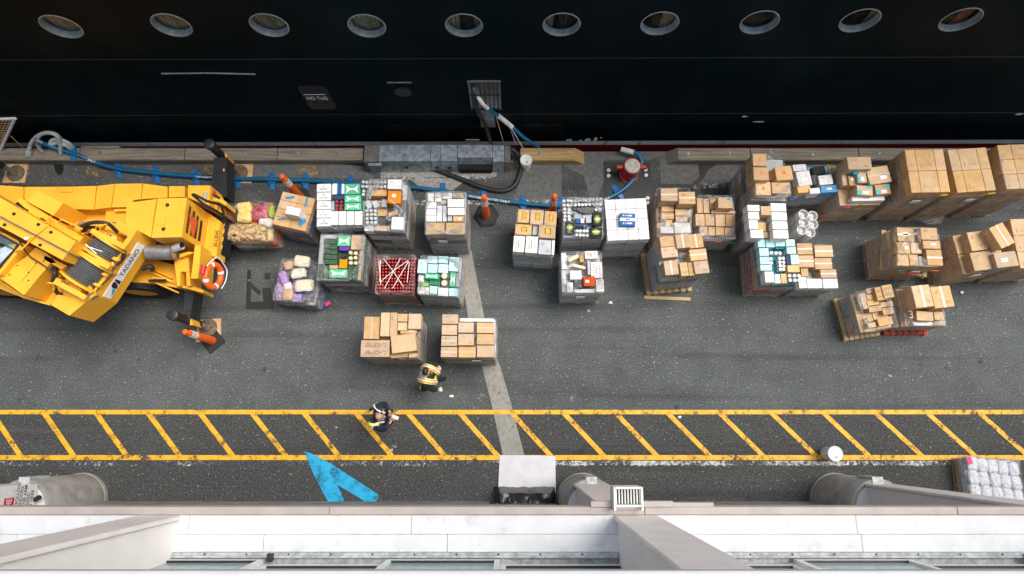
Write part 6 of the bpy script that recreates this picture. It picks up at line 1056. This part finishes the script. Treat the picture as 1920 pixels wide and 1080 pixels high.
# hoses down from the bunker door
yq=EDGE
d1=thing('transfer_hose','dark grey hose hanging from the hull door down behind the cover box','hose',(-0.606,7.201,0.500)); obj('hose_line',MB().tube(spline([((-0.925,2.443)[0],7.597+.3,(-0.925,2.443)[1]),((-0.884,1.881)[0],7.597-.15,(-0.909,1.881)[1]),(-0.749,7.536,1.000),(-0.596,7.233,0.400)]),.045,9),'bhose',d1,True,loc=(-d1.location.x,-d1.location.y,-d1.location.z))
d2=thing('shore_hose','blue and white hose slung from the hull door to the quay edge','hose',(0.604,7.282,0.200)); o2=(-d2.location.x,-d2.location.y,-d2.location.z)
q=[((-0.984,2.467)[0],7.597+.3,(-0.984,2.467)[1]),((-0.772,2.129)[0],7.597-.1,(-0.772,2.129)[1]),(-0.362,7.563,1.280),(-0.079,7.500,0.900),(0.257,7.376,0.500),(0.606,7.305,0.150)]
sp=spline(q,6); obj('hose_line',MB().tube(sp,.045,9),'hose',d2,True,loc=o2); obj('white_sleeve',MB().tube(sp[11:19],.06,9),'reflect',d2,True,loc=o2); obj('white_marking',MB().tube(sp[2:9],.048,9),'reflect',d2,True,loc=o2)
for pts,m,l in (([(-0.452,7.525,1.300),(-0.287,7.324,0.300)],'ply','thin tan line hanging from the hull door to the quay'),([(-0.145,7.503,0.950),(0.027,7.341,0.200)],'rope','thin white line hanging under the blue hose, left one'),([(-0.119,7.489,0.950),(0.218,7.177,0.300)],'rope','thin white line hanging under the blue hose, right one'),([(-12.374,7.209,1.000),(-12.503,7.148,0.300)],'ply','thin tan line from the gangway net to the timber rail')):
    t=thing('mooring_line',l,'line',pts[-1]); obj('cord',MB().tube(pts,.010,5),m,t,loc=(-pts[-1][0],-pts[-1][1],-pts[-1][2]))
# coil of grey hose at far left
gr=thing('grey_hose_coil','looped grey hoses on the timber rail at the far left','hose coil',(-11.929,7.133,0.300)); go=(-gr.location.x,-gr.location.y,-.3)
for q in ([(-12.389,7.042,0.340),(-12.141,7.242,0.600),(-11.779,7.362,0.800),(-11.490,7.377,0.800),(-11.426,7.300,0.600),(-11.557,7.100,0.340)],[(-12.043,7.086,0.340),(-12.002,7.213,0.600),(-11.825,7.319,0.800),(-11.586,7.367,0.850),(-11.401,7.319,0.800),(-11.440,7.213,0.600),(-11.561,7.042,0.340)],[(-11.768,7.158,0.500),(-11.638,7.285,0.600),(-11.453,7.300,0.600),(-11.298,7.260,0.500),(-11.284,7.192,0.300)],[(-11.721,7.201,0.500),(-11.531,7.236,0.550),(-11.371,7.201,0.500),(-11.334,7.162,0.300)]): obj('hose_loop',MB().tube(spline(q),.05,9),'ghose',gr,True,loc=go)
obj('brass_end',MB().tube([(-12.388,6.988,0.330),(-12.324,7.078,0.420)],.07,9),'galv',gr,True,loc=go)
# gangway net
gn=thing('gangway_net','white framed gangway side with safety net at the far left edge','gangway net',(-13.162,7.177,0.300)); no=(-gn.location.x,-gn.location.y,-.3)
A0,A1,A2,A3=[Vector(p) for p in [(-11.854,7.371,1.600),(-13.146,7.162,0.300),(-14.385,7.162,0.300),(-13.082,7.316,1.600)]]
for a,b in ((A0,A1),(A1,A2),(A2,A3),(A3,A0)): obj('frame_tube',MB().tube([a,b],.035,8),'reflect',gn,True,loc=no)
net=MB()
for k in range(1,14): net.tube([A0.lerp(A3,k/14),A1.lerp(A2,k/14)],.009,4); net.tube([A0.lerp(A1,k/14),A3.lerp(A2,k/14)],.009,4)
obj('net_cord',net,'ply',gn,loc=no,kind='stuff')
# bollard
bp=(2.931,6.618,0.000)
bo_=thing('mooring_bollard','red mooring bollard with worn pale top and two side horns','bollard',bp)
obj('post',MB().lathe([(.25,0),(.25,.03),(.215,.05),(.20,.25),(.21,.52),(.205,.55)],(0,0,0),24),'redp',bo_,True); obj('worn_top',MB().lathe([(.19,.55),(.185,.565),(.12,.575),(.001,.58)],(0,0,0),24),'wconc',bo_,True)
for s_ in (-1,1): obj('horn',MB().tube([(s_*.18,0.02,.42),(s_*.36,0.02,.42),(s_*.37,.02,.42)],.065,12,radii=[.055,.06,.07]),'redp',bo_,True)
bpl=thing('bolt_covers','pale round bolt caps on the bollard base plate','bolt caps',(bp[0],bp[1],.012))
for q in [(2.412,6.721),(2.407,6.574),(3.363,6.736),(3.370,6.589),(3.384,5.963),(3.378,5.833)]: obj('bolt_cap',MB().lathe([(.05,0),(.05,.02),(.03,.03)],(q[0]-bp[0],q[1]-bp[1],.0),14),'reflect',bpl)
# buckets
def bucket(p,r,h,label,lid):
    t=thing('bucket',label,'bucket',p)
    obj('body',MB().lathe([(r*.86,0),(r*.96,h*.8),(r*1.02,h*.8),(r*1.02,h*.86),(r,h*.88),(r,h)]+([] if lid else [(r*.93,h),(r*.84,.03),(.001,.03)]),(0,0,0),24),'bucket',t,True)
    if lid: 
        obj('lid',MB().lathe([(r*1.06,h-.03),(r*1.06,h),(r*.98,h+.012),(r*.9,h+.004),(.001,h+.004)],(0,0,0),24),'bucket',t,True); obj('spout',MB().lathe([(.03,h),(.03,h+.02),(.02,h+.02)],(.02,-r*.45,0),10),'galv',t)
    obj('handle',MB().tube([(r*1.04*math.cos(a),r*1.04*math.sin(a)*.98,h*.80-.02*math.sin(a)) for a in [R(k*18+180) for k in range(11)]],.006,5),'metal',t)
bucket((0.276,6.854,0.000),.145,.38,'white bucket standing at the quay edge beside the yellow timber',True)
bucket((7.300,-0.366,0.000),.165,.46,'white lidded bucket standing on the lower yellow line',True)
t=thing('debris_heap','small heap of twine and rusty scrap under the black hose loop','debris',(-0.152,6.942,0.000))
for i in range(40):
    a=Vector((random.uniform(-.25,.3),random.uniform(-.18,.22),.02)); b=a+Vector((random.uniform(-.2,.2),random.uniform(-.12,.12),random.uniform(0,.06))); obj('twig',MB().tube([a,(a+b)/2+Vector((0,.03,.05)),b],.007,4),random.choice(['rust','black','timber','rope']),t)
# delineators
def delineator(p,label,base,rz=0,h=1.42):
    t=thing('delineator',label,'traffic post',p,rz,'orange traffic delineators')
    obj('base',MB().lathe([(.33,0),(.33,.03),(.27,.06),(.11,.075)],(0,0,0),6) if base=='hex' else MB().box((0,0,.022),(.46,.46,.044),bev=.012),'rubber',t)
    obj('tube',MB().lathe([(.105,.05),(.10,.2),(.075,h-.22),(.06,h-.16),(.05,h-.14)],(0,0,0),18),'orange',t,True)
    for z in (h-.52,h-.36): 
        f=lambda zz:.10-(zz-.2)/(h-.42)*.025+.003
        obj('reflective_band',MB().lathe([(f(z),z),(f(z+.12),z+.12)],(0,0,0),18),'reflect',t,True)
    obj('handle',MB().lathe([(.045,h-.15),(.03,h-.08),(.06,h-.05),(.065,h-.02),(.03,h+.02)],(0,0,0),12),'orange',t,True)
delineator((-5.488,5.992,0.000),'orange delineator standing behind the tilted tan trays','sq',.4)
delineator((-0.732,5.490,0.000),'orange delineator with black hexagonal base near the pale strip','hex',.1)
delineator((0.922,5.504,0.000),'orange delineator half hidden behind the banana boxes','sq')
delineator((-7.368,2.294,0.000),'orange delineator on black square base overlapping the plywood pad','sq',.72)
# mat and tarp covered cart
q=[(-0.363,-0.403),(0.938,-0.427),(0.939,-1.266),(-0.396,-1.266)]; cxm=sum(p[0] for p in q)/4; cym=sum(p[1] for p in q)/4
t=thing('floor_mat','pale grey mat laid on the ground beside the black tarp','mat',(cxm,cym,0)); obj('mat_sheet',MB().prism([(x-cxm,y-cym) for x,y in q],.016,.034),'mat',t)
tp=(0.227,-1.341,0.500); w,d,h=1.25,.75,.58
t=thing('covered_cart','low cart under a wrinkled black tarpaulin beside the grey mat','cart',(tp[0],tp[1]-.22,0))
nx,ny=30,18; vs=[];fs=[]
for j in range(ny+1):
    for i in range(nx+1):
        u,v=i/nx*2-1,j/ny*2-1; x,y=u*w*.56,v*d*.60
        e=max(abs(u),abs(v)); z=h if e<.82 else h*(1-((e-.82)/.18)*.92)
        z+=.13*mnoise.noise((x*5,y*2.5,1))+.06*mnoise.noise((x*11,y*6,4)); vs.append((x+.03*mnoise.noise((x*4,y*4,z*4)),y+.04*mnoise.noise((x*5,y*5,8+z*5)),max(.05,z)))
for j in range(ny):
    for i in range(nx): fs.append((j*(nx+1)+i,j*(nx+1)+i+1,(j+1)*(nx+1)+i+1,(j+1)*(nx+1)+i))
obj('tarpaulin',MB().add(vs,fs),'tarp',t,True)
obj('cart_tray',MB().box((0,0,.24),(w*.86,d*.8,.34),bev=.02),'black',t); obj('side_pocket',MB().box((-w*.58,-.02,.5),(.14,.34,.3),bev=.02),'bhose',t); obj('push_bar',MB().tube(spline([(w*.5,.15,.3),(w*.56,.12,.8),(w*.56,-.2,.8),(w*.5,-.22,.3)]),.025,7),'black',t,True)
for sx in (-.45,.45):
    for sy in (-.25,.25): obj('castor',MB().lathe([(.06,-.02),(.06,.02)],(sx,sy,.06),12,Matrix.Rotation(R(90),4,'X')),'rubber',t)
# ================= people =================
def skin(name,J,E,m,parent,root=0,sub=2):
    me=bpy.data.meshes.new(name); bm=bmesh.new(); lay=bm.verts.layers.skin.verify(); V={}
    for k,(p,r) in J.items():
        v=bm.verts.new(p); V[k]=v; rr=r if isinstance(r,tuple) else (r,r); v[lay].radius=rr; v[lay].use_root=False
    list(V.values())[root][lay].use_root=True
    for a,b in E: bm.edges.new((V[a],V[b]))
    bm.to_mesh(me); bm.free()
    o=link(name,me,m,parent); mo=o.modifiers.new('Skin','SKIN'); mo.use_smooth_shade=True; mo.branch_smoothing=.3; s=o.modifiers.new('Subdivision','SUBSURF'); s.levels=sub; s.render_levels=sub
    return o
def person(label,root,pts,style):
    """pts: joint name -> point in metres relative to root; one continuous body, clothes as children"""
    t=thing('person',label,'person',root)
    g=lambda k:Vector(pts[k])
    J={};E=[]
    def j(k,p,r): J[k]=(Vector(p),r)
    j('pelvis',g('pelvis'),(.13,.10)); j('waist',g('pelvis').lerp(g('chest'),.45),(.12,.095)); j('chest',g('chest'),(.15,.11)); j('neck0',g('neck')-Vector((0,0,.05)),(.07,.06)); j('neck',g('neck'),.052); j('head0',g('head')-Vector((0,0,.08)),.07); j('head',g('head')+Vector((0,0,.02)),.085); j('crown',g('head')+Vector((-.01,0,.085)),.06)
    E+=[('pelvis','waist'),('waist','chest'),('chest','neck0'),('neck0','neck'),('neck','head0'),('head0','head'),('head','crown')]
    hands={}
    for s in 'LR':
        sh,el,ha=g('sh'+s),g('el'+s),g('ha'+s); hi=g('pelvis').lerp(g('kn'+s),.16); kn,an,to=g('kn'+s),g('an'+s),g('to'+s)
        wr=ha-(ha-el).normalized()*.07
        for k,p,r in (('sh',sh,.06),('el',el,.043),('wr',wr,.03),('hip',hi,.09),('kn',kn,.06),('an',an,.042),('to',to,.035)): j(k+s,p,r)
        j('palm'+s,ha,(.038,.02))
        E+=[('chest','sh'+s),('sh'+s,'el'+s),('el'+s,'wr'+s),('wr'+s,'palm'+s),('pelvis','hip'+s),('hip'+s,'kn'+s),('kn'+s,'an'+s),('an'+s,'to'+s)]
    body=skin('body',J,E,'skin',t)
    for s in 'LR':
        ha=g('ha'+s); el=g('el'+s); f=(ha-el).normalized(); side=f.cross(Vector((0,0,1))).normalized() if abs(f.z)<.9 else Vector((0,1,0)); up=side.cross(f).normalized(); sg=1 if s=='L' else -1
        fm='glove' if style=='vest' else 'skin'
        for i,(dy,L) in enumerate(((-.028,.07),(-.01,.08),(.009,.075),(.027,.058))):
            b=ha+side*dy+f*.01; obj('finger',MB().tube([b,b+f*L*.5-up*.006,b+f*L*.78-up*.03,b+f*L*.85-up*.05],.0095,6,radii=[.011,.0105,.009,.007]),fm,t,True)
        b=ha-f*.03+side*.035*sg; obj('thumb',MB().tube([b,b+side*.02*sg+f*.025,b+side*.016*sg+f*.055-up*.012],.011,6),fm,t,True)
        if style=='vest': skin('glove',{0:(ha-f*.06,(.036,.03)),1:(ha,(.046,.028)),2:(ha+f*.035,(.045,.024))},[(0,1),(1,2)],'glove',t,0,2)
    # clothes
    jk='navyc' if style=='phone' else 'blackc'
    JJ={};EE=[]
    def jj(k,p,r): JJ[k]=(Vector(p),r)
    jj('hem',g('pelvis')+Vector((0,0,-.02)),(.185,.145)); jj('waist',g('pelvis').lerp(g('chest'),.45),(.185,.145)); jj('chest',g('chest'),(.20,.15)); jj('col',g('neck')-Vector((0,0,.05)),(.11,.10)); EE+=[('hem','waist'),('waist','chest'),('chest','col')]
    for s in 'LR':
        wr=g('ha'+s)-(g('ha'+s)-g('el'+s)).normalized()*.075
        jj('sh'+s,g('sh'+s),.095); jj('el'+s,g('el'+s),.072); jj('wr'+s,wr,.05); EE+=[('chest','sh'+s),('sh'+s,'el'+s),('el'+s,'wr'+s)]
    skin('jacket',JJ,EE,jk,t)
    JJ={};EE=[]
    jj('p',g('pelvis')+Vector((0,0,-.04)),(.165,.125))
    for s in 'LR':
        hi=g('pelvis').lerp(g('kn'+s),.2); jj('h'+s,hi,.105); jj('k'+s,g('kn'+s),.078); jj('a'+s,g('an'+s)+Vector((0,0,.04)),.066); EE+=[('p','h'+s),('h'+s,'k'+s),('k'+s,'a'+s)]
    skin('trousers',JJ,EE,'denim' if style=='vest' else 'navyc',t)
    for s in 'LR':
        an,to=g('an'+s),g('to'+s); dr=(to-an); skin('shoe',{0:(an-dr*.35+Vector((0,0,.0)),(.045,.045)),1:(an+Vector((0,0,.01)),.055),2:(an.lerp(to,.6),(.055,.045)),3:(to+dr*.12,(.048,.035))},[(0,1),(1,2),(2,3)],'blackc',t)
        if style=='vest' and s=='R': obj('shoe_trim',MB().tube([an-dr*.62+Vector((0,-.04,.02)),an-dr*.68+Vector((0,0,.03)),an-dr*.62+Vector((0,.04,.02))],.016,6),'hiviz',t,True)
    h=g('head'); fd=Vector(pts['face']).normalized(); sd=Vector((-fd.y,fd.x,0))
    # face: nose, eyes, mouth, ears
    obj('nose',MB().tube([h+fd*.09+Vector((0,0,.02)),h+fd*.125-Vector((0,0,.02)),h+fd*.10-Vector((0,0,.03))],.014,6),'skin',t,True)
    for q in (-1,1):
        obj('ear',MB().lathe([(.001,-.012),(.03,-.006),(.032,.006),(.001,.012)],tuple(h+sd*q*.09),10,Matrix.Rotation(math.atan2(sd.y,sd.x),4,'Z')@Matrix.Rotation(R(90),4,'Y')),'skin',t,True)
        obj('eye',MB().lathe([(.001,-.012),(.012,0),(.001,.012)],tuple(h+fd*.088+sd*q*.033+Vector((0,0,.022))),8),'ink',t)
    obj('mouth',MB().box(tuple(h+fd*.088-Vector((0,0,.055))),(.015,.05,.01),math.atan2(fd.y,fd.x)),'rust',t)
    return t,g,h,fd,sd
MAT['beige']=basic('beige_case',(.45,.40,.36),.5)
def ribbon(name,pts,side,w,m,par,lift):
    pp=spline(pts,5); vs=[];fs=[]; side=side.normalized()
    for i,p in enumerate(pp):
        tg=(pp[min(i+1,len(pp)-1)]-pp[max(i-1,0)]).normalized(); nn=tg.cross(side).normalized()
        if nn.z<0: nn=-nn
        b=p+nn*lift
        for k,e in ((-.5,-.012),(-.25,0),(.25,0),(.5,-.012)): vs.append(b+side*w*k+nn*e)
        for k in (-.5,.5): vs.append(b+side*w*k-nn*.03)
    for i in range(len(pp)-1):
        a,b=i*6,(i+1)*6
        for q_ in ((0,1),(1,2),(2,3),(3,5),(4,0)): fs.append((a+q_[0],a+q_[1],b+q_[1],b+q_[0]))
    obj(name,MB().add(vs,fs),m,par,True)
base=(-2.012,1.300,0.000); bz=Vector((base[0],base[1],0))
def W_(lst): return [tuple(Vector(p)-bz) for p in lst]
ks=['head','neck','chest','pelvis','shL','shR','elL','elR','haL','haR','knL','anL','toL','knR','anR','toR']
pv=dict(zip(ks,W_([(-1.916,1.385,1.640),(-1.926,1.355,1.470),(-1.930,1.352,1.250),(-1.946,1.321,0.930),(-1.881,1.559,1.410),(-1.942,1.152,1.390),(-1.758,1.622,1.160),(-1.843,1.044,1.120),(-1.715,1.521,1.100),(-1.680,1.042,0.980),(-1.797,1.378,0.560),(-1.786,1.356,0.090),(-1.662,1.384,0.060),(-1.970,1.184,0.520),(-2.191,1.136,0.160),(-2.114,1.118,0.060)])))
pv['face']=(1,-.25,0)
t,g,h,fd,sd=person('person in hi vis vest and jeans walking below the brown load',base,pv,'vest')
skin('hair',{0:(h+Vector((0,0,.105))+fd*.035,(.085,.05)),1:(h+Vector((0,0,.08))-fd*.02,(.105,.085)),2:(h-fd*.06-Vector((0,0,.02)),(.085,.06))},[(0,1),(1,2)],'hair',t,0,2)
skin('hood',{0:(g('neck')-fd*.05-Vector((0,0,.02)),(.12,.10)),1:(g('neck')-fd*.11+sd*-.06-Vector((0,0,.05)),(.12,.08)),2:(g('neck')+sd*-.14-Vector((0,0,.05)),(.08,.06))},[(0,1),(1,2)],'greyc',t,0,2)
for s_ in (-1,1):
    c=g('chest'); q=[c-fd*.17+sd*s_*.13-Vector((0,0,.05)),c-fd*.12+sd*s_*.16+Vector((0,0,.14)),c+sd*s_*.165+Vector((0,0,.225)),c+fd*.13+sd*s_*.14+Vector((0,0,.16)),c+fd*.21+sd*s_*.12-Vector((0,0,.02)),c+fd*.2+sd*s_*.13-Vector((0,0,.22))]
    c=g('chest'); sp_=lambda a,b,z:c+fd*a+sd*s_*b+Vector((0,0,z))
    q=[sp_(-.20,.12,-.05),sp_(-.13,.15,.14),sp_(.0,.155,.255),sp_(.12,.14,.19),sp_(.21,.11,.0),sp_(.21,.11,-.22)]
    ribbon('vest_panel',q,sd,.12,'hiviz',t,.015); ribbon('vest_trim',q,sd,.085,'hivo',t,.024); ribbon('vest_band',q,sd,.045,'reflect',t,.031)
skin('vest',{0:(g('chest')+Vector((0,0,.06)),(.21,.165)),1:(g('pelvis').lerp(g('chest'),.5),(.205,.165)),2:(g('pelvis')+Vector((0,0,.06)),(.205,.165))},[(0,1),(1,2)],'hiviz',t,0,2)
base=(-3.028,0.457,0.000); bz=Vector((base[0],base[1],0))
pm_=dict(zip(ks,W_([(-2.896,0.432,1.660),(-2.957,0.438,1.470),(-3.015,0.433,1.240),(-3.007,0.442,0.930),(-2.987,0.644,1.430),(-2.969,0.213,1.420),(-2.880,0.725,1.160),(-2.879,0.160,1.160),(-2.746,0.506,1.130),(-2.719,0.367,1.120),(-2.974,0.551,0.500),(-3.017,0.603,0.090),(-2.897,0.617,0.060),(-2.966,0.359,0.500),(-3.006,0.343,0.090),(-2.886,0.356,0.060)])))
pm_['face']=(1,-.05,-.2)
t,g,h,fd,sd=person('balding person in navy jacket standing on the hatching, looking at a phone',base,pm_,'phone')
skin('beard',{0:(h+fd*.045-Vector((0,0,.085)),(.06,.04)),1:(h+fd*.03-Vector((0,0,.11)),(.05,.03))},[(0,1)],'greyc',t,0,2)
for s_ in (-1,1):
    c=g('chest'); q=[c-fd*.16+sd*s_*.14+Vector((0,0,.12)),c-fd*.10+sd*s_*.17+Vector((0,0,.22)),c+fd*.02+sd*s_*.17+Vector((0,0,.265)),c+fd*.09+sd*s_*.15+Vector((0,0,.24))]
    ribbon('hi_vis_band',q,sd,.06,'hiviz' if s_<0 else 'navyc',t,.012)
    q=[c+fd*.02+sd*s_*.15+Vector((0,0,.275)),c+fd*.10+sd*s_*.12+Vector((0,0,.24)),c+fd*.17+sd*s_*.10+Vector((0,0,.12))]; ribbon('reflective_band',q,sd,.04,'reflect',t,.012)
    ribbon('reflective_band',[c+fd*.05+sd*s_*.13+Vector((0,0,.275)),c-fd*.03+sd*s_*.2+Vector((0,0,.26)),c-fd*.06+sd*s_*.26+Vector((0,0,.2))],fd,.04,'reflect',t,.012)
obj('shirt_front',MB().box(tuple(g('chest')+fd*.13+Vector((0,0,.13))),(.07,.13,.18),math.atan2(fd.y,fd.x),.02),'greyc',t,True)
pp=(g('haL')+g('haR'))/2+fd*.085+Vector((0,0,.03)); pw=pp+bz
t=thing('mobile_phone','pale mobile phone held in both hands of the balding person','phone',tuple(pw)); obj('case',MB().box((0,0,0),(.16,.08,.010),-.35,.003,M=Matrix.Rotation(.25,4,'Y')),'beige',t); obj('screen',MB().box((0,0,.007),(.14,.068,.002),-.35,M=Matrix.Rotation(.25,4,'Y')),basic('phone_screen',(.42,.38,.34),.15),t)
# litter
for i,(p,l) in enumerate((((11.041,3.491,0.000),'crumpled white scrap right of the double palletted load'),((-1.531,0.958,0.000),'white scrap beside the walking person'),((3.890,0.470,0.000),'white scrap on the hatching at right'),((2.356,3.235,0.000),'white scrap right of the rust red load'))):
    t=thing('litter',l,'litter',(p[0],p[1],0),group='white scraps lying on the asphalt'); vs=[(.07*math.cos(a)*random.uniform(.5,1),.05*math.sin(a)*random.uniform(.5,1),.03*random.random()+.022) for a in [k*.9 for k in range(7)]]+[(0,0,.06)]; obj('scrap',MB().add(vs,[(k,(k+1)%7,7) for k in range(7)]),'label',t)
